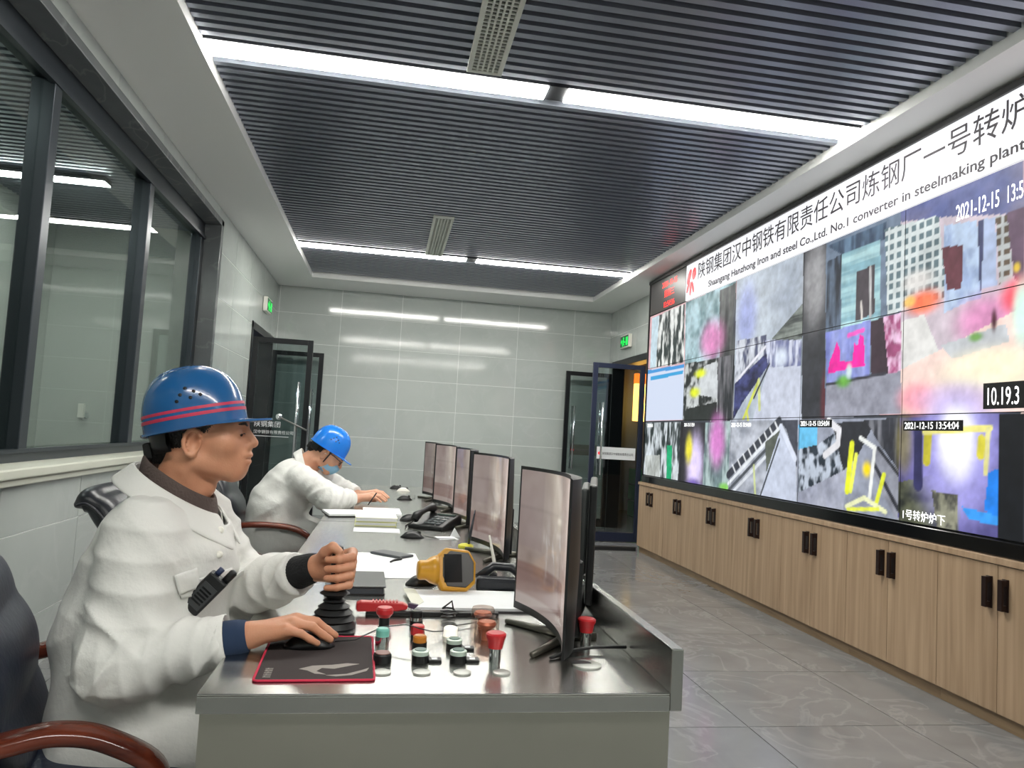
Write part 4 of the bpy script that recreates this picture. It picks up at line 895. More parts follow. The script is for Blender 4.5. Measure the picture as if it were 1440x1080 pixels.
# desk phone
t = thing('desk_phone', 'black desk telephone with corded handset in front of the beige monitors', 'telephone', (0.285, 3.88, DZ), (0,0,-0.55))
MB().prism([(-0.11,0.0),(0.11,0.0),(0.11,0.06),(0.09,0.066),(-0.11,0.02)], lambda a,b,d: (d,a,b), -0.10, 0.10).build('base', M['black'], t, bev=0.006)
for i in range(4):
    for j in range(3): MB().box(-0.02+j*0.032, 0.004+j*0.032, -0.085+i*0.034, -0.061+i*0.034, 0.026+i*0.0065, 0.034+i*0.0065).build('key', M['phone_key'], t, bev=0.003)
MB().box(-0.02, 0.08, 0.062, 0.095, 0.057, 0.066).build('display', mat('phone_display', (92,110,104), 0.2), t)
MB().tube([(-0.065,-0.105,0.045),(-0.065,-0.085,0.062),(-0.065,-0.03,0.078),(-0.065,0.04,0.09),(-0.065,0.085,0.092),(-0.065,0.105,0.08)], [0.02,0.024,0.014,0.014,0.024,0.02], 10).build('handset', M['black'], t, smooth=True)
MB().tube([(-0.065,-0.105,0.04),(-0.10,-0.13,0.01),(-0.14,-0.05,0.006),(-0.13,0.05,0.006),(-0.09,0.09,0.01)], 0.004, 6).build('cord', M['black'], t, smooth=True)
flat('paper_slip', 0.27, 0.36, 3.46, 3.55, DZ+0.0005, DZ+0.002, 0.2, M['paper'], 'small white paper slip in front of the desk phone', 'paper', 'papers on the desk', 0)
tag(MB().prism([(0,0),(0.05,0.0),(0.02,0.045)], lambda a,b,d: (0.335+a, 3.55+d, DZ+b), 0.0, 0.006).build('folded_card', M['paper']), 'small folded white card leaning by the desk phone', 'card')

# notebooks and papers before the bent-over worker
for i, (dz, m, lab) in enumerate(((0.0, M['cover_yellow'], 'pale yellow notebook, lower one of the stack'), (0.022, mat('white_pages', (236,236,214), 0.7), 'cream notebook, upper one of the stack on the desk'))):
    t = thing('notebook', lab, 'notebook', (-0.02, 3.99, DZ+dz), (0,0,0.02+0.03*i), group='notebooks by the bent-over worker')
    MB().box(-0.105, 0.105, -0.14, 0.14, 0.0, 0.003).build('back_cover', m, t)
    MB().box(-0.102, 0.100, -0.137, 0.137, 0.003, 0.017).build('pages', M['paper'], t)
    MB().box(-0.105, 0.105, -0.14, 0.14, 0.017, 0.020).build('front_cover', m, t, bev=0.001)
flat('paper_sheet', -0.10, 0.12, 4.32, 4.62, DZ+0.0005, DZ+0.012, 0.03, M['paper'], 'stack of white paper the bent-over worker writes on', 'paper', 'papers on the desk', 0)
t = thing('open_folder', 'white folder with black edge overhanging near the worker\'s elbow', 'folder', (-0.19, 4.28, DZ+0.001), (0,0,0.25))
MB().box(-0.11, 0.12, -0.1, 0.13, 0.0, 0.006).build('cover', M['black'], t, bev=0.001)
MB().box(-0.108, 0.118, -0.098, 0.128, 0.006, 0.016).build('sheets', M['paper'], t)
tag(MB().tube([(-0.075,4.70,DZ+0.02),(-0.03,4.62,DZ+0.10)], 0.004, 8).build('pen', M['black'], smooth=True), 'black pen in the bent-over worker\'s hand', 'pen')
# loose cable by the raised edge
tag(MB().tube([(0.40,1.66,DZ+0.004),(0.46,1.70,DZ+0.010),(0.52,1.72,DZ+0.012),(0.595,1.71,DZ+0.016)], 0.004, 8).build('cable', M['black'], smooth=True), 'short black cable from the nearest monitor to the raised edge', 'cable')

# ------------------------------------------------------------------ executive chairs
def bez(pts, n=24):
    out = []
    P = [Vector(p) for p in pts]
    P = [2*P[0]-P[1]] + P + [2*P[-1]-P[-2]]
    for i in range(1, len(P)-2):
        for k in range(n):
            t = k/n; a, b, c, d = P[i-1], P[i], P[i+1], P[i+2]
            out.append(0.5*((2*b)+(c-a)*t+(2*a-5*b+4*c-d)*t*t+(3*b-a-3*c+d)*t**3))
    out.append(P[-2]); return out
def make_chair(label, loc, rz, m, af=0.0):
    t = thing('office_chair', label, 'chair', loc, (0,0,rz), group='executive chairs at the desk')
    # seat
    rings = []
    for i in range(15):
        a = -1+2*i/14; e = (1-abs(a)**4)**0.5 if abs(a) < 1 else 0.0
        hw = 0.25*(0.84+0.16*e); z0, z1 = 0.40+0.02*(1-e), 0.47+0.045*e
        ring = []
        for k in range(24):
            b = 2*PI*k/24; cy, sz = math.cos(b), math.sin(b)
            ring.append((a*0.26, hw*math.copysign(abs(cy)**0.5, cy), (z0+z1)/2+(z1-z0)/2*math.copysign(abs(sz)**0.6, sz)))
        rings.append(ring)
    MB().loft(rings).build('seat', m, t, smooth=True)
    # backrest
    cv = bez([(-0.205,0.44),(-0.235,0.60),(-0.27,0.76),(-0.33,0.90),(-0.395,0.965),(-0.44,0.955)] if False else [(-0.205,0.44,0),(-0.235,0.60,0),(-0.27,0.76,0),(-0.33,0.90,0),(-0.395,0.965,0),(-0.445,0.95,0)], 9)
    for p in cv: p.y = 0.44+(p.y-0.44)*0.86
    rings = []; n = len(cv)
    for i, p in enumerate(cv):
        q = cv[min(i+1, n-1)]-cv[max(i-1, 0)]; q.normalize(); nx, nz = q.y, -q.x      # outward (front) normal
        s = i/(n-1); th = (0.055+0.016*abs(math.sin(s*PI*4.0)))*(1.0 if s < 0.8 else 1.0-0.6*(s-0.8)/0.2)
        hw = 0.265*(0.92+0.08*math.sin(min(1, s*1.4)*PI))*(1.0 if s < 0.85 else 1-0.12*(s-0.85)/0.15)
        ring = []
        for k in range(28):
            b = 2*PI*k/28; cy, sn = math.cos(b), math.sin(b)
            off = th*math.copysign(abs(sn)**0.7, sn)*(1.0 if sn > 0 else 0.75)
            ring.append((p.x+nx*off, hw*math.copysign(abs(cy)**0.45, cy), p.y+nz*off))
        rings.append(ring)
    MB().loft(rings).build('backrest', m, t, smooth=True)
    cv2 = None
    for s in (-1, 1):
        pts = [(p.x+0.012, s*0.262, p.y) for p in cv[2:-3]]
        MB().tube(pts, 0.006, 6).build('piping', M['leather'], t, smooth=True)
    for s in (-1, 1):
        y = s*0.315
        cu = bez([(-0.27,y,0.52),(-0.26,y,0.60),(-0.15,y,0.632),(0.02-0.6*af,y,0.636),(0.16-af,y,0.615),(0.25-af,y,0.555),(0.26-af,y,0.48),(0.19-af,y,0.42),(0.06-af*0.5,y*0.9,0.385)], 7)
        sec = [(0.5*math.copysign(abs(math.cos(2*PI*k/12))**0.7, math.cos(2*PI*k/12)), 1.05*math.copysign(abs(math.sin(2*PI*k/12))**0.7, math.sin(2*PI*k/12))) for k in range(12)]
        a_ = MB().tube(cu, 0.036, sec=sec, up=(0,0,1) if False else None).build('armrest', M['redwood'], t, smooth=True)
    MB().box(-0.16, 0.16, -0.16, 0.16, 0.345, 0.40).box(-0.24, -0.10, -0.05, 0.05, 0.36, 0.43).build('mechanism', M['black'], t, bev=0.01)
    MB().lathe([(0,0.10),(0.03,0.10),(0.03,0.24),(0.022,0.24),(0.022,0.35),(0,0.35)], (0,0,0), 16).build('gas_column', M['black_metal'], t, smooth=True)
    for k in range(5):
        a = 2*PI*k/5+0.3; c, s = math.cos(a), math.sin(a)
        lg = MB().tube([(0,0,0.11),(0.16*c,0.16*s,0.105),(0.30*c,0.30*s,0.075)], [0.035,0.03,0.022], 8, up=(0,0,1)).build('leg', M['redwood'], t, smooth=True)
        MB().lathe([(0,-0.02),(0.026,-0.02),(0.03,0.0),(0.026,0.02),(0,0.02)], (0.30*c,0.30*s,0.03), 14, 'y').build('caster', M['black'], lg, smooth=True)
    return t
make_chair('dark leather executive chair with red-brown arms holding the nearest worker', (-0.565, 1.89, 0), 0.27, M['leather_navy'], 0.17)
make_chair('empty black leather executive chair behind the nearest worker', (-0.73, 3.36, 0), 0.0, M['leather'])
make_chair('black executive chair on which the bent-over worker sits', (-0.66, 4.92, 0), 0.05, M['leather'])
# ------------------------------------------------------------------ people: continuous surfaces from blended volumes
def smin(a, b, k):
    if b is None: return a
    if a is None: return b
    h = np.clip(0.5+0.5*(b-a)/k, 0, 1); return b+(a-b)*h-k*h*(1-h)
def smax(a, b, k): return -smin(-a, -b, k)
def cut(a, b, k):
    """a with b taken away"""
    return a if (a is None or b is None) else smax(a, -b, k)
BBOX = {}
def nrm(q): return np.sqrt(np.einsum('ij,ij->i', q, q))
def far(P, lo, hi):
    """True when every point is well clear of the box lo..hi"""
    e = BBOX.get(id(P))
    if e is None or e[0] is not P:
        if len(BBOX) > 12: BBOX.clear()
        e = BBOX[id(P)] = (P, np.array([P[:, i].min() for i in range(3)]), np.array([P[:, i].max() for i in range(3)]))
    return bool(((e[1]-hi > 0.075) | (lo-e[2] > 0.075)).any())
def rc(P, a, b, ra, rb):
    a = np.asarray(a, float); b = np.asarray(b, float); rm = max(ra, rb)
    if far(P, np.minimum(a, b)-rm, np.maximum(a, b)+rm): return None
    d = b-a; q = P-a
    t = np.clip(q@d/max(d@d, 1e-12), 0, 1); r = q-t[:, None]*d
    return nrm(r)-(ra+(rb-ra)*t)
def el(P, c, r):
    r = np.asarray(r, float); c = np.asarray(c, float)
    if far(P, c-r, c+r): return None
    q = (P-np.asarray(c, float))/r; k0 = nrm(q)+1e-9; q2 = q/r; k1 = nrm(q2)+1e-9
    return k0*(k0-1)/k1
def sp(P, c, r):
    c = np.asarray(c, float)
    if far(P, c-r, c+r): return None
    q = P-c
    return nrm(q)-r
def sdf_mesh(name, f, lo, hi, h, B=8):
    """surface-nets mesh of f<0 inside the box lo..hi with cell size h"""
    lo = np.array(lo, float); nb = np.ceil((np.array(hi)-lo)/(h*B)).astype(int); N = nb*B+1
    F = np.full(tuple(N), 9.0, np.float32)
    bi = np.stack(np.meshgrid(*[np.arange(n) for n in nb], indexing='ij'), -1).reshape(-1, 3)
    bi = bi[np.lexsort((bi//4).T)]; cc = lo+(bi+0.5)*B*h
    dc = np.concatenate([f(cc[i:i+256]) for i in range(0, len(cc), 256)]); act = bi[np.abs(dc) < B*h*1.25+0.012]
    act = act[np.lexsort((act//4).T)]
    ins = bi[dc < -(B*h*1.25+0.012)]
    o = np.stack(np.meshgrid(*[np.arange(B+1)]*3, indexing='ij'), -1).reshape(-1, 3)
    for b in ins:
        s = b*B; F[s[0]:s[0]+B+1, s[1]:s[1]+B+1, s[2]:s[2]+B+1] = -9
    CH = 64
    for i in range(0, len(act), CH):
        g = (act[i:i+CH, None, :]*B+o[None]).reshape(-1, 3)
        F[g[:, 0], g[:, 1], g[:, 2]] = f(lo+g*h)
    I = F < 0
    s = np.zeros(tuple(N-1), np.int8)
    cs = [(i, j, k) for i in (0, 1) for j in (0, 1) for k in (0, 1)]
    for (i, j, k) in cs: s += I[i:N[0]-1+i, j:N[1]-1+j, k:N[2]-1+k]
    cells = np.argwhere((s > 0) & (s < 8))
    V = np.stack([F[cells[:, 0]+c[0], cells[:, 1]+c[1], cells[:, 2]+c[2]] for c in cs], 1).astype(float)
    V = np.clip(V, -3*h, 3*h)
    acc = np.zeros((len(cells), 3)); cnt = np.zeros(len(cells))
    for p in range(8):
        for q in range(p+1, 8):
            d = [cs[q][x]-cs[p][x] for x in range(3)]
            if sum(abs(x) for x in d) != 1: continue
            m = (V[:, p] < 0) != (V[:, q] < 0); t = V[m, p]/(V[m, p]-V[m, q])
            acc[m] += np.array(cs[p])+t[:, None]*np.array(d); cnt[m] += 1
    verts = lo+(cells+acc/cnt[:, None])*h
    idx = np.full(tuple(N-1), -1, np.int32); idx[cells[:, 0], cells[:, 1], cells[:, 2]] = np.arange(len(cells))
    quads = []
    for ax in range(3):
        sl0 = [slice(1, n-1) for n in N]; sl1 = list(sl0); sl0[ax] = slice(0, N[ax]-1); sl1[ax] = slice(1, N[ax])
        a = I[tuple(sl0)]; b = I[tuple(sl1)]
        e = np.argwhere(a != b); 
        fl = a[e[:, 0], e[:, 1], e[:, 2]]
        u, v = [x for x in range(3) if x != ax]
        e = e.copy(); e[:, u] += 1; e[:, v] += 1
        def gi(du, dv):
            c = e.copy(); c[:, u] += du; c[:, v] += dv; return idx[c[:, 0], c[:, 1], c[:, 2]]
        Q = np.stack([gi(-1, -1), gi(0, -1), gi(0, 0), gi(-1, 0)], 1)
        if ax == 1: fl = ~fl
        Q[~fl] = Q[~fl][:, ::-1]; quads.append(Q)
    Q = np.concatenate(quads); Q = Q[(Q >= 0).all(1)]
    me = bpy.data.meshes.new(name); me.vertices.add(len(verts)); me.vertices.foreach_set('co', verts.ravel())
    me.loops.add(Q.size); me.loops.foreach_set('vertex_index', Q.ravel().astype(np.int32))
    me.polygons.add(len(Q)); me.polygons.foreach_set('loop_start', np.arange(0, Q.size, 4, dtype=np.int32))
    me.update(calc_edges=True); me.validate()
    me.polygons.foreach_set('use_smooth', [True]*len(me.polygons))
    return me

def head_sdf(p):
    """local head: x forward, y left, z up, origin between the ears"""
    y = p.copy(); y[:, 1] = np.abs(y[:, 1])      # symmetric
    d = el(p, (-0.008, 0, 0.052), (0.100, 0.077, 0.096))
    d = smin(d, el(p, (0.048, 0, -0.002), (0.070, 0.062, 0.088)), 0.03)
    d = smin(d, rc(y, (0.012, 0.050, -0.045), (0.088, 0.016, -0.068), 0.022, 0.020), 0.025)     # jaw
    d = smin(d, rc(p, (0.095, -0.008, -0.068), (0.095, 0.008, -0.068), 0.023, 0.023), 0.02)     # chin
    d = smin(d, sp(y, (0.070, 0.040, 0.0), 0.030), 0.02)                                       # cheekbone
    d = smin(d, rc(y, (0.100, 0.010, 0.050), (0.086, 0.046, 0.046), 0.017, 0.014), 0.018)      # brow
    d = cut(d, sp(y, (0.126, 0.032, 0.026), 0.017), 0.014)                           # eye socket
    d = smin(d, el(y, (0.094, 0.032, 0.024), (0.0165, 0.017, 0.0135)), 0.006)                   # lids
    d = cut(d, rc(y, (0.117, 0.020, 0.0225), (0.106, 0.047, 0.0215), 0.0034, 0.0024), 0.0015)  # eye slit
    d = smin(d, rc(p, (0.108, 0, 0.042), (0.132, 0, 0.004), 0.0080, 0.0125), 0.010)            # nose ridge
    d = smin(d, sp(y, (0.121, 0.0125, -0.004), 0.0105), 0.006)                                  # nostril wing
    d = smin(d, el(p, (0.080, 0, -0.036), (0.0495, 0.040, 0.046)), 0.016)                        # muzzle
    d = smin(d, el(y, (0.113, 0.006, -0.0265), (0.0195, 0.022, 0.0085)), 0.007)                   # upper lip
    d = smin(d, el(y, (0.112, 0.004, -0.0435), (0.0185, 0.018, 0.008)), 0.006)                   # lower lip
    d = cut(d, rc(y, (0.134, 0.0, -0.0345), (0.116, 0.023, -0.036), 0.0022, 0.0018), 0.004)   # mouth
    d = cut(d, rc(p, (0.139, 0, -0.056), (0.139, 0, -0.057), 0.010, 0.010), 0.008)            # dent over the chin
    # ear
    e = el(y, (0.008, 0.075, -0.002), (0.0185, 0.0075, 0.030)); e = cut(e, el(y, (0.013, 0.0845, -0.001), (0.0115, 0.0125, 0.020)), 0.002)
    pts = [(0.008+0.019*math.cos(a), 0.0815-0.004*math.cos(a), 0.0+0.031*math.sin(a)) for a in np.linspace(0.5, 4.6, 9)]
    for a, b in zip(pts[:-1], pts[1:]): e = smin(e, rc(y, a, b, 0.0048, 0.0048), 0.002)
    e = smin(e, sp(y, (0.010, 0.077, -0.029), 0.0075), 0.006)
    d = smin(d, e, 0.006)
    # neck
    d = smin(d, rc(p, (-0.022, 0, -0.045), (-0.040, 0, -0.165), 0.056, 0.062), 0.03)
    d = smin(d, rc(y, (-0.01, 0.045, -0.07), (0.02, 0.012, -0.16), 0.014, 0.014), 0.02)
    d = smin(d, sp(p, (0.030, 0, -0.112), 0.020), 0.03)
    return d
def hair_sdf(p):
    y = p.copy(); y[:, 1] = np.abs(y[:, 1])
    d = el(p, (-0.010, 0, 0.050), (0.104, 0.081, 0.099)); d = smin(d, rc(p, (-0.062, 0, 0.0), (-0.066, 0, -0.035), 0.042, 0.038), 0.03)
    x, z = p[:, 0], p[:, 2]
    reg = np.minimum(np.maximum(x-0.060, 0.020-z), np.minimum(np.maximum(x+0.018, -0.058-z), np.maximum(np.abs(x-0.034)-0.010, 0.0-z)))
    if d is None: return np.full(len(p), 0.2)
    d = np.maximum(d, reg); d = cut(d, el(y, (0.010, 0.082, -0.002), (0.026, 0.03, 0.036)), 0.001)
    return d+0.0015*np.sin(x*900+3*np.sin(z*300))
def finger(P, d, pts, r, k=0.006):
    for i in range(len(pts)-1): d = smin(d, rc(P, pts[i], pts[i+1], r[i], r[i+1]), 0.0035 if i else k)
    return d
def hand_flat(P, W, flip=1):
    """right hand palm down pointing +x, relaxed over a mouse; W = wrist"""
    q = P-np.asarray(W, float); q[:, 1] *= flip
    mcp = [(0.088, 0.040, 0.026), (0.094, 0.018, 0.032), (0.088, -0.004, 0.028), (0.077, -0.024, 0.018)]
    pip = [(0.128, 0.048, 0.021), (0.138, 0.024, 0.025), (0.131, 0.001, 0.020), (0.110, -0.022, 0.011)]
    dip = [(0.152, 0.052, 0.005), (0.163, 0.028, 0.006), (0.155, 0.006, 0.001), (0.130, -0.018, -0.002)]
    tip = [(0.170, 0.054, -0.007), (0.181, 0.031, -0.006), (0.172, 0.010, -0.010), (0.146, -0.013, -0.012)]
    d = rc(q, (-0.06, 0, 0), (0.012, 0.002, 0.002), 0.029, 0.025)
    for i, m in enumerate(mcp): d = smin(d, rc(q, (0.006, 0.010-0.007*i, 0.002), m, 0.021, 0.0135), 0.012)
    d = smin(d, el(q, (0.055, 0.006, 0.006), (0.045, 0.036, 0.016)), 0.012)
    for i in range(4):
        r = (0.0118, 0.0100, 0.0090, 0.0078) if i < 3 else (0.0105, 0.0086, 0.0078, 0.0068)
        d = finger(q, d, [mcp[i], pip[i], dip[i], tip[i]], r)
    d = finger(q, d, [(0.022, 0.022, -0.004), (0.060, 0.052, -0.008), (0.092, 0.062, -0.012), (0.116, 0.062, -0.014)], (0.018, 0.0135, 0.011, 0.0085), 0.012)
    return d
def hand_fist(P, W, J):
    """left hand wrapped round an upright stick at J (x,y), z of the index finger J[2]"""
    jx, jy, jz = J; W = np.asarray(W, float); d = rc(P, W+np.array([-0.05, 0.03, -0.02]), W, 0.030, 0.026)
    for i in range(4):
        z = jz-0.0225*i; k = 1-0.05*max(0, i-1)
        mcp = (jx+0.034*k, jy+0.024, z+0.004); pip = (jx+0.036*k, jy-0.016, z); dip = (jx+0.004, jy-0.029*k, z-0.005); tip = (jx-0.022*k, jy-0.021, z-0.007)
        d = smin(d, rc(P, W+np.array([0.006, -0.002, 0.006-0.006*i]), mcp, 0.022, 0.0125), 0.012)
        r = (0.0118, 0.0108, 0.0098, 0.0082) if i < 3 else (0.0108, 0.0096, 0.0086, 0.0074)
        d = finger(P, d, [mcp, pip, dip, tip], r)
    d = finger(P, d, [tuple(W+np.array([0.012, -0.012, 0.016])), (jx-0.030, jy+0.004, jz+0.006), (jx-0.012, jy-0.014, jz+0.022), (jx+0.006, jy-0.024, jz+0.012)], (0.019, 0.0145, 0.0125, 0.0095), 0.012)
    return d

def seg_t(P, a, b):
    a = np.asarray(a, float); b = np.asarray(b, float); d = b-a; q = P-a; t = q@d/(d@d)
    L_ = np.sqrt(d@d); u = np.cross(d/L_, (0.3, 0.2, 0.93)); u /= np.linalg.norm(u); w = np.cross(d/L_, u)
    return t, np.arctan2(q@w, q@u), L_

def person(name, label, J, head_pitch, skin, hR, hL, fine, coat_h, folds=1.0):
    root = thing(name, label, 'person', (0, 0, 0))
    O = np.array(J['head']); c, s = math.cos(head_pitch), math.sin(head_pitch)
    R = np.array([[c, 0, s], [0, 1, 0], [-s, 0, c]])      # columns: head axes in the room (pitch > 0 looks down)
    yc = J['hip'][1]; ys = 0.80
    def sq(P): q = P.copy(); q[:, 1] = yc+(q[:, 1]-yc)*ys; return q
    def body(P):
        q = sq(P)
        d = rc(q, J['hip'], J['waist'], 0.125, 0.115); d = smin(d, rc(q, J['waist'], J['chest'], 0.115, 0.12), 0.05)
        d = smin(d, rc(P, J['shR'], J['shL'], 0.055, 0.055), 0.05)
        nb = O+R@np.array([-0.040, 0, -0.165])
        d = smin(d, rc(P, nb, J['chest'], 0.06, 0.10), 0.04)
        for S in 'RL':
            d = smin(d, rc(P, J['sh'+S], J['el'+S], 0.05, 0.042), 0.03); d = smin(d, rc(P, J['el'+S], J['wr'+S], 0.04, 0.028), 0.02)
            d = smin(d, rc(P, J['hp'+S], J['kn'+S], 0.085, 0.06), 0.05); d = smin(d, rc(P, J['kn'+S], J['an'+S], 0.055, 0.04), 0.03)
        if not far(P, O-0.16, O+0.16): d = smin(d, head_sdf((P-O)@R), 0.012)
        for W, fn in ((J['wrR'], hR), (J['wrL'], hL)):
            W = np.asarray(W)
            if not far(P, W-0.08, W+np.array([0.20, 0.08, 0.08])): d = smin(d, fn(P), 0.006)
        return d if d is not None else np.full(len(P), 0.2)
    al = np.array(list(J.values())); lo = al.min(0)-0.20; hi = al.max(0)+0.24
    bo = link('body', sdf_mesh('body', body, lo, hi, fine), skin, root)
    # hair and face details in head coordinates
    hm = sdf_mesh('hair', hair_sdf, (-0.13, -0.10, -0.09), (0.12, 0.10, 0.16), max(0.003, fine)); HM = Matrix(((R[0,0],R[0,1],R[0,2],O[0]),(R[1,0],R[1,1],R[1,2],O[1]),(R[2,0],R[2,1],R[2,2],O[2]),(0,0,0,1)))
    hm.transform(HM); link('hair', hm, M['hair'], root)
    for sd in (-1, 1):
        e = MB().lathe([(0,-0.0115),(0.006,-0.0098),(0.010,-0.006),(0.0115,0),(0.010,0.006),(0.006,0.0098),(0,0.0115)], (0.0982, sd*0.032, 0.0226), 16); ob = e.build('eye', M['eye_white'], root, smooth=True); ob.data.transform(HM)
        e = MB().lathe([(0,-0.0045),(0.0045,-0.003),(0.0062,0),(0.0045,0.003),(0,0.0045)], (0.1064, sd*0.034, 0.0228), 14); io = e.build('iris', M['eye_dark'], ob, smooth=True); io.data.transform(HM)
        la = MB().tube([(0.1145,sd*0.019,0.0245),(0.1150,sd*0.030,0.0268),(0.1085,sd*0.048,0.0235)], [0.0008,0.0014,0.0008], 6); o_ = la.build('eyelash', M['hair'], root, smooth=True); o_.data.transform(HM)
        br = MB().tube([(0.116,sd*0.012,0.046),(0.114,sd*0.026,0.051),(0.100,sd*0.046,0.048)], [0.0028,0.0036,0.002], 8); o_ = br.build('eyebrow', M['hair'], root, smooth=True); o_.data.transform(HM)
    # jacket
    jh = J['hip']
    def coat(P):
        q = sq(P)
        d = rc(q, np.array(J['hip'])+np.array([0,0,-0.03]), J['waist'], 0.170, 0.172); d = smin(d, rc(q, J['waist'], J['chest'], 0.172, 0.165), 0.06)
        nb = O+R@np.array([-0.045, 0, -0.150])
        d = smin(d, rc(q, J['chest'], nb-np.array([0, 0, 0.055]), 0.155, 0.06), 0.045)
        d = smin(d, rc(P, np.array(J['shR'])-np.array([0, 0, 0.030]), np.array(J['shL'])-np.array([0, 0, 0.030]), 0.071, 0.071), 0.045)
        # body folds
        x, y, z = P[:, 0], P[:, 1], P[:, 2]
        cr = lambda ph: np.abs(np.sin(ph))-0.62            # creases: sharp ridges, broad valleys
        if d is not None: d = d+folds*(0.0095*cr(9*z+7*x+1.1*np.sin(9*y+4*x)+0.6*np.sin(23*z))*np.clip((1.02-z)*3, 0.4, 1) + 0.0075*cr(15*x-10*z+1.0*np.sin(13*z)+3*y)*np.clip((1.0-z)*2.5, 0.35, 1) + 0.0035*np.sin(27*y+40*z+1.7*np.sin(25*x)))
        for S in 'RL':
            a, b, c_ = J['sh'+S], J['el'+S], J['wr'+S]
            u = rc(P, a, b, 0.083, 0.080); t, an, L1 = seg_t(P, a, b)
            u = None if u is None else u+folds*(0.013*cr(t*6.5+2.0*np.sin(an+0.6)+0.7*np.sin(2*an+9*t))*np.clip(t*1.4-0.05, 0.3, 1)+0.006*cr(t*13-1.2*np.sin(an+2)+1))
            v = rc(P, b, np.array(b)+0.90*(np.array(c_)-np.array(b)), 0.080, 0.052); t, an, L1 = seg_t(P, b, c_)
            v = None if v is None else v+folds*(0.012*cr(t*8+2.1*np.sin(an)+0.8*np.sin(2*an+7*t))*np.clip(1.15-0.7*t, 0.2, 1)+0.0055*cr(t*19+1.5*np.sin(an+1)))
            tt = t-0.80; v = None if v is None else np.maximum(v, tt*L1)                                  # open straight cuff end
            d = smin(d, smin(u, v, 0.03), 0.03)
            th = rc(P, np.array(J['hp'+S])+np.array([0.02, 0, 0.0]), np.array(J['hp'+S])*0.45+np.array(J['kn'+S])*0.55, 0.128, 0.108); d = smin(d, th, 0.06)
        if d is None: return np.full(len(P), 0.2)
        L_ = (P-O)@R; d = cut(d, rc(L_, (-0.02, 0, -0.02), (-0.005, 0, -0.180), 0.105, 0.092), 0.008)   # neck opening
        d = np.maximum(d, 0.43-P[:, 2])
        return d
    cm = sdf_mesh('jacket', coat, lo-0.03, hi, coat_h)
    jk = link('jacket', cm, M['coat'], root)
    # trousers and shoes
    def trous(P):
        d = rc(sq(P), np.array(J['hip'])+np.array([0, 0, -0.02]), np.array(J['hip'])+np.array([0.05, 0, -0.02]), 0.15, 0.15)
        for S in 'RL': d = smin(d, smin(rc(P, J['hp'+S], J['kn'+S], 0.105, 0.085), rc(P, J['kn'+S], J['an'+S], 0.082, 0.068), 0.03), 0.03)
        if d is None: return np.full(len(P), 0.2)
        d = np.maximum(d, 0.10-P[:, 2])
        return d+0.005*np.sin(40*P[:, 0]+18*P[:, 2])
    link('trousers', sdf_mesh('trousers', trous, lo-0.03, hi, 0.009), M['trouser'], root)
    for S in 'RL':
        a = np.array(J['an'+S])
        def shoe(P):
            d = smin(el(P, a+np.array([0.07, 0, -0.045]), (0.14, 0.05, 0.055)), rc(P, a, a+np.array([0, 0, -0.04]), 0.05, 0.05), 0.03)
            return np.full(len(P), 0.2) if d is None else np.maximum(d, 0.004-P[:, 2])
        link('shoe', sdf_mesh('shoe', shoe, a-np.array([0.1, 0.1, 0.12]), a+np.array([0.24, 0.1, 0.08]), 0.008), M['shoe'], root)
    return root, O, R, HM, jk

def collar_band(par, HM, name, m, prof, thick):
    """band round the neck: prof = list of (angle, r_low, z_low, r_high, z_high) in head coordinates, angle 0 = front"""
    n = len(prof); rows = 5; rings = []
    for k in range(rows):
        t = k/(rows-1); rings.append([((-0.032+(rl+(rh-rl)*t)*math.cos(a)*0.98), (rl+(rh-rl)*t)*math.sin(a), zl+(zh-zl)*t) for (a, rl, zl, rh, zh) in prof])
    mb = MB().loft(rings, cap=False, close=False); o = mb.build(name, m, par, smooth=True); o.data.transform(HM)
    sd = o.modifiers.new('solidify', 'SOLIDIFY'); sd.thickness = thick; sd.offset = 0
    ss = o.modifiers.new('subsurf', 'SUBSURF'); ss.levels = 1; ss.render_levels = 2
    return o

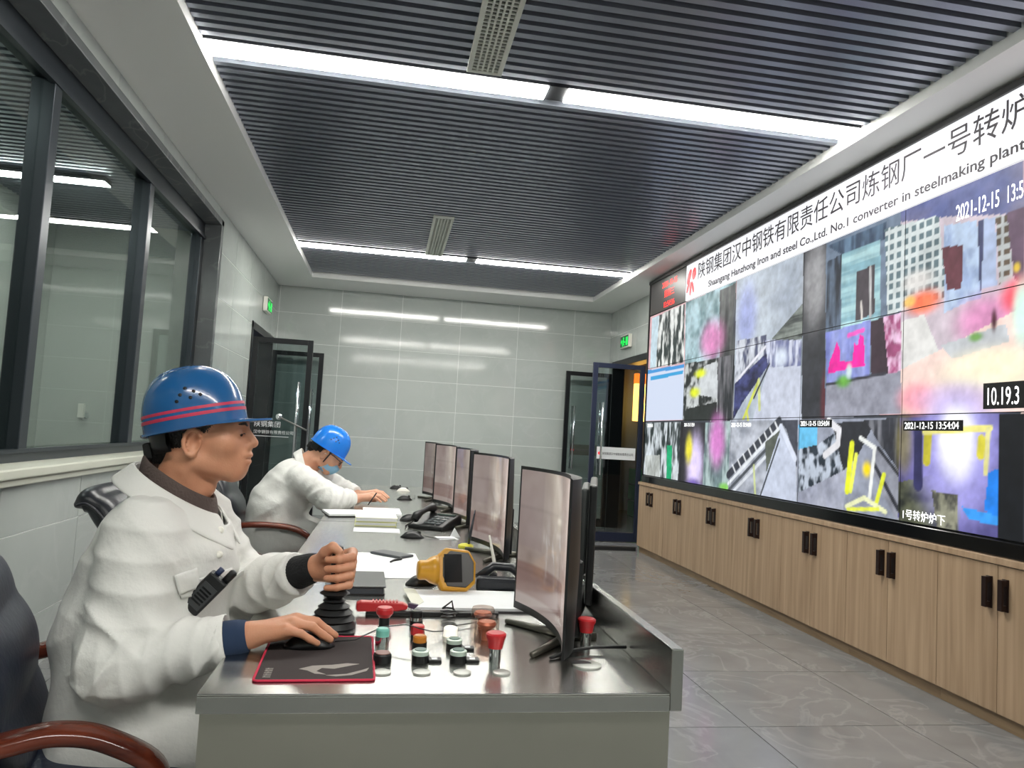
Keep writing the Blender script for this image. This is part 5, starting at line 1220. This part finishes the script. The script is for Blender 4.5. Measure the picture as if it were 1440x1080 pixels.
def helmet(label, Mx, mshell, stripes):
    t = thing('safety_helmet', label, 'helmet', (0, 0, 0)); t.matrix_world = Mx
    A, B_, H, E = 0.121, 0.104, 0.146, 2/2.55
    def S(u, ph, off=0.0):
        r = math.cos(ph)**E if ph < PI/2-1e-6 else 0.0; z = math.sin(ph)**E if ph > 1e-6 else 0.0
        x, y = (A+off)*r*math.cos(u)+0.006, (B_+off)*r*math.sin(u)
        z = (H+off)*z
        z += 0.0035*math.exp(-(abs(y)-0.022)**2/0.00004)*max(0, math.sin(ph)) * (1 if ph > 0.5 else 0)
        return (x, y, z)
    n = 56; rings = []
    for i in range(25):
        ph = PI/2*(i/24)**1.0*0.999; rings.append([S(2*PI*j/n, ph) for j in range(n)])
    # rim and visor below the dome
    rim = []
    for (o, dz) in ((0.004, -0.002), (0.5, -0.003), (1.0, -0.001), (1.0, -0.006), (0.5, -0.008), (0.0, -0.006)):
        ring = []
        for j in range(n):
            u = 2*PI*j/n; f = max(0.0, math.cos(u))**3
            ext = 0.007+0.052*f; b = S(u, 0.0)
            k = o*ext; rr = math.hypot(b[0]-0.006, b[1]) or 1
            ring.append((b[0]+k*(b[0]-0.006)/rr, b[1]+k*b[1]/rr, dz-0.012*f*o+0.006*abs(math.sin(u))*0))
        rim.append(ring)
    mb = MB().loft(rim[::-1]+rings, cap=False); mb.f.append(tuple((len(rim)+24)*n+j for j in range(n)))
    smooth_by_angle(mb.build('shell', mshell, t), 0.9)
    if stripes:
        for z0, z1 in ((0.020, 0.028), (0.035, 0.042)):
            p0, p1 = math.asin((z0/H)**(1/E)), math.asin((z1/H)**(1/E))
            rr = [[S(2*PI*j/n, p, 0.0007) for j in range(n)] for p in (p0, (p0+p1)/2, p1)]
            MB().loft(rr, cap=False).build('stripe', M['helmet_red'], t, smooth=True)
    for sd in (-1, 1):
        for (x, z) in ((0.016,0.088),(0.034,0.078),(0.047,0.068),(0.026,0.064),(0.004,0.074),(-0.005,0.060)):
            ph = math.asin((z/H)**(1/E)); r = math.cos(ph)**E; u = sd*math.acos(max(-1, min(1, (x-0.006)/(A*r)))); p = S(u, ph, 0.0002)
            MB().lathe([(0,-0.0012),(0.0042,-0.0008),(0.0042,0.0008),(0,0.0012)], (p[0],p[1],p[2]), 10, 'y').build('vent_hole', M['black'], t, smooth=True)
    # inner headband with adjuster at the back
    rr = []
    for (r0, z) in ((0.94, -0.002), (0.96, -0.03), (0.90, -0.052), (0.84, -0.052), (0.86, -0.002)):
        rr.append([(r0*A*math.cos(u)*0.94+0.004, r0*B_*math.sin(u)*0.93, z) for u in np.linspace(PI*0.66, PI*1.34, 17)])
    MB().loft(rr, cap=False, close=False).build('headband', M['black'], t, smooth=True)
    MB().box(-0.118, -0.098, -0.03, 0.03, -0.062, -0.02).build('adjuster', M['black'], t, bev=0.006)
    return t

# the nearest worker: right hand on the mouse, left fist on the joystick
J1 = dict(head=(-0.455, 1.93, 1.190), hip=(-0.555, 1.93, 0.575), waist=(-0.540, 1.93, 0.735), chest=(-0.508, 1.93, 0.905),
          shR=(-0.515, 1.775, 0.985), elR=(-0.520, 1.705, 0.722), wrR=(-0.262, 1.715, 0.782),
          shL=(-0.470, 2.095, 0.985), elL=(-0.365, 2.125, 0.785), wrL=(-0.150, 1.930, 0.893),
          hpR=(-0.54, 1.84, 0.56), knR=(-0.13, 1.80, 0.52), anR=(-0.14, 1.80, 0.12), hpL=(-0.54, 2.02, 0.56), knL=(-0.13, 2.07, 0.52), anL=(-0.14, 2.07, 0.12))
p1, O1, R1, H1, jk1 = person('person', 'worker in white jacket and dark blue helmet with red stripes, hand on joystick', J1, 0.0, M['skin'],
        lambda P: hand_flat(P, J1['wrR']), lambda P: hand_fist(P, J1['wrL'], (-0.095, 1.878, 0.932)), 0.0028, 0.0042)
an = np.linspace(-PI*0.96, PI*0.96, 33)
ac = np.concatenate([np.linspace(0.22, PI, 18), np.linspace(PI, 2*PI-0.22, 18)[1:]])
collar_band(p1, H1, 'fleece_collar', M['coat_in'], [(a, 0.098, -0.168-0.045*math.cos(a), 0.084, -0.084-0.050*math.cos(a)) for a in an], 0.009)
collar_band(p1, H1, 'jacket_collar', M['coat'], [(a, 0.114, -0.190-0.050*math.cos(a), 0.102, -0.116-0.058*math.cos(a)) for a in ac], 0.005)
collar_band(p1, H1, 'collar_fold', M['coat'], [(a, 0.152+0.004*max(0, math.cos(a)), -0.160-0.066*math.cos(a)-0.034*max(0, math.cos(a))**2, 0.104, -0.114-0.058*math.cos(a)) for a in ac], 0.008)
hx = math.radians(-13.9)
helmet('dark blue safety helmet with two red stripes on the nearest worker', Matrix.Translation((-0.4655, 1.93, 1.2265)) @ Matrix.Rotation(hx, 4, 'Y'), M['helmet'], True)
# knit cuffs and jacket details
def cuff(par, a, b, r0, r1, m, ribs=34, name='knit_cuff'):
    a = Vector(a); b = Vector(b); t = (b-a).normalized(); u = t.cross(Vector((0, 0, 1))).normalized(); w = t.cross(u); rings = []
    for i in range(7):
        s_ = i/6; c = a+(b-a)*s_; r = r0+(r1-r0)*s_; r *= 0.9 if i in (0,) else 1.0
        if i == 6: r *= 0.93
        rings.append([tuple(c+u*(r*(1+(0.022 if k % 2 else 0))*math.cos(2*PI*k/(2*ribs)))+w*(r*(1+(0.022 if k % 2 else 0))*math.sin(2*PI*k/(2*ribs)))) for k in range(2*ribs)])
    return MB().loft(rings).build(name, m, par, smooth=True)
w_, e_ = Vector(J1['wrR']), Vector(J1['elR']); dr = (w_-e_).normalized()
cuff(p1, w_-dr*0.115, w_-dr*0.004, 0.048, 0.036, M['knit_navy'])
MB().loft([[tuple(w_-dr*d+Vector((0, math.cos(k*PI/12), 0))*r+dr.cross(Vector((0,1,0)))*(math.sin(k*PI/12)*r)) for k in range(24)] for d, r in ((0.085,0.055),(0.046,0.056),(0.044,0.053),(0.07,0.050))], cap=False).build('sleeve_cuff', M['coat'], p1, smooth=True)
w_, e_ = Vector(J1['wrL']), Vector(J1['elL']); dl = (w_-e_).normalized()
cuff(p1, w_-dl*0.105, w_+dl*0.004, 0.046, 0.035, M['knit_black'])
J2 = dict(head=(-0.372, 4.85, 1.070), hip=(-0.665, 4.85, 0.575), waist=(-0.630, 4.85, 0.72), chest=(-0.545, 4.85, 0.865),
          shR=(-0.485, 4.685, 0.915), elR=(-0.30, 4.60, 0.805), wrR=(-0.145, 4.74, 0.800),
          shL=(-0.455, 5.015, 0.925), elL=(-0.28, 5.10, 0.815), wrL=(-0.130, 5.00, 0.800),
          hpR=(-0.66, 4.76, 0.56), knR=(-0.25, 4.73, 0.53), anR=(-0.26, 4.73, 0.12), hpL=(-0.66, 4.94, 0.56), knL=(-0.25, 4.97, 0.53), anL=(-0.26, 4.97, 0.12))
p2, O2, R2, H2, jk2 = person('person', 'bent-over worker with bright blue helmet and face mask writing at the desk', J2, math.radians(43), M['skin2'],
        lambda P: hand_flat(P, J2['wrR']), lambda P: hand_flat(P, J2['wrL'], -1), 0.005, 0.0075, 0.8)
collar_band(p2, H2, 'jacket_collar', M['coat'], [(a, 0.102, -0.168-0.03*math.cos(a), 0.088, -0.125-0.045*math.cos(a)) for a in np.concatenate([np.linspace(0.3, PI, 14), np.linspace(PI, 2*PI-0.3, 14)[1:]])], 0.007)
helmet('bright blue safety helmet on the bent-over worker', Matrix.Translation(H2 @ Vector((-0.0105, 0, 0.0365))) @ Matrix.Rotation(math.radians(43-13.9), 4, 'Y'), M['helmet2'], False)
def lm(mb, nm, m, smooth=True):
    o = mb.build(nm, m, p2, smooth=smooth); o.data.transform(H2); return o
rows = []
for z, x0, w in ((0.006, 0.118, 0.052), (-0.004, 0.138, 0.058), (-0.02, 0.142, 0.060), (-0.04, 0.138, 0.060), (-0.06, 0.130, 0.056), (-0.086, 0.112, 0.046)):
    rows.append([(x0-0.075*(abs(a)**2.2), w*a, z) for a in np.linspace(-1, 1, 15)])
mo = lm(MB().loft(rows, cap=False, close=False), 'face_mask', M['mask']); sm = mo.modifiers.new('solidify', 'SOLIDIFY'); sm.thickness = 0.002
for s_ in (-1, 1):
    lm(MB().tube([(0.045, s_*0.060, 0.0), (0.02, s_*0.074, 0.012), (-0.005, s_*0.078, 0.0)], 0.0015, 6), 'mask_loop', M['paper'])
    lm(MB().tube([(0.118, s_*0.012, 0.03), (0.122, s_*0.03, 0.04), (0.115, s_*0.05, 0.032), (0.118, s_*0.045, 0.012), (0.124, s_*0.022, 0.012), (0.118, s_*0.012, 0.03)], 0.002, 6), 'glasses_rim', M['black'])
    lm(MB().tube([(0.113, s_*0.05, 0.035), (0.06, s_*0.072, 0.032), (0.0, s_*0.079, 0.022)], 0.0022, 6), 'glasses_arm', M['black'])
    lm(MB().tube([(0.03, s_*0.076, 0.03), (0.035, s_*0.068, -0.03), (0.04, s_*0.04, -0.085), (0.045, 0, -0.10)], 0.004, 6), 'chin_strap', M['black'])
# ------------------------------------------------------------------ jacket details and the radio on the nearest worker
from mathutils.bvhtree import BVHTree
bvh = BVHTree.FromPolygons([v.co for v in jk1.data.vertices], [tuple(p.vertices) for p in jk1.data.polygons])
def on_coat(x, z, y0=1.3):
    h = bvh.ray_cast(Vector((x, y0, z)), Vector((0, 1, 0))); return h[0] if h[0] is not None else Vector((x, 1.76, z))
def patch(name, pts, m, lift=0.004, n=8):
    """cloth patch laid on the jacket: bilinear grid between four corners (x,z), pushed onto the surface"""
    rows = []
    for i in range(n+1):
        row = []
        for j in range(n+1):
            u, v = i/n, j/n
            x = (1-u)*((1-v)*pts[0][0]+v*pts[1][0])+u*((1-v)*pts[3][0]+v*pts[2][0]); z = (1-u)*((1-v)*pts[0][1]+v*pts[1][1])+u*((1-v)*pts[3][1]+v*pts[2][1])
            c = on_coat(x, z); row.append((x, c.y-lift, z))
        rows.append(row)
    o = MB().loft(rows, cap=False, close=False).build(name, m, p1, smooth=True)
    s = o.modifiers.new('solidify', 'SOLIDIFY'); s.thickness = 0.004; s.offset = 0
    return o
patch('chest_pocket', [(-0.425,0.885),(-0.340,0.897),(-0.335,0.856),(-0.418,0.850)], M['coat'])
patch('pocket_flap', [(-0.430,0.905),(-0.395,0.915),(-0.385,0.870),(-0.420,0.860)], M['coat'], 0.010)
rp = on_coat(-0.375, 0.865)
t = thing('two_way_radio', 'small black two-way radio tucked in the chest pocket of the nearest worker', 'radio', (-0.372, rp.y-0.022, 0.862), (0.0, 0.72, 0.0))
MB().box(-0.024, 0.024, -0.016, 0.016, -0.055, 0.040).build('body', M['black'], t, bev=0.005)
MB().box(-0.018, 0.018, -0.0175, -0.016, -0.042, 0.018).build('front_plate', mat('radio_grille', (52,54,56), 0.4), t, bev=0.001)
for k in range(5): MB().box(-0.013, 0.013, -0.0185, -0.0175, -0.030+k*0.008, -0.026+k*0.008).build('speaker_slot', M['black_gloss'], t)
MB().lathe([(0,0.038),(0.009,0.038),(0.009,0.066),(0.006,0.070),(0,0.070)], (0.014,0,0), 14).build('knob', M['black'], t, smooth=True)
MB().lathe([(0,0.038),(0.007,0.038),(0.007,0.056),(0,0.057)], (-0.010,0,0), 14).build('antenna_stub', mat('dark_blue_cap', (36,48,80), 0.4), t, smooth=True)
for (x, z) in ((-0.372, 0.985), (-0.362, 0.935)):
    c = on_coat(x, z)
    MB().lathe([(0,-0.006),(0.006,-0.006),(0.009,-0.003),(0.009,0.0),(0,0.0)], (c.x, c.y-0.001, c.z), 14, 'y').build('button', M['white_plastic'], p1, smooth=True)
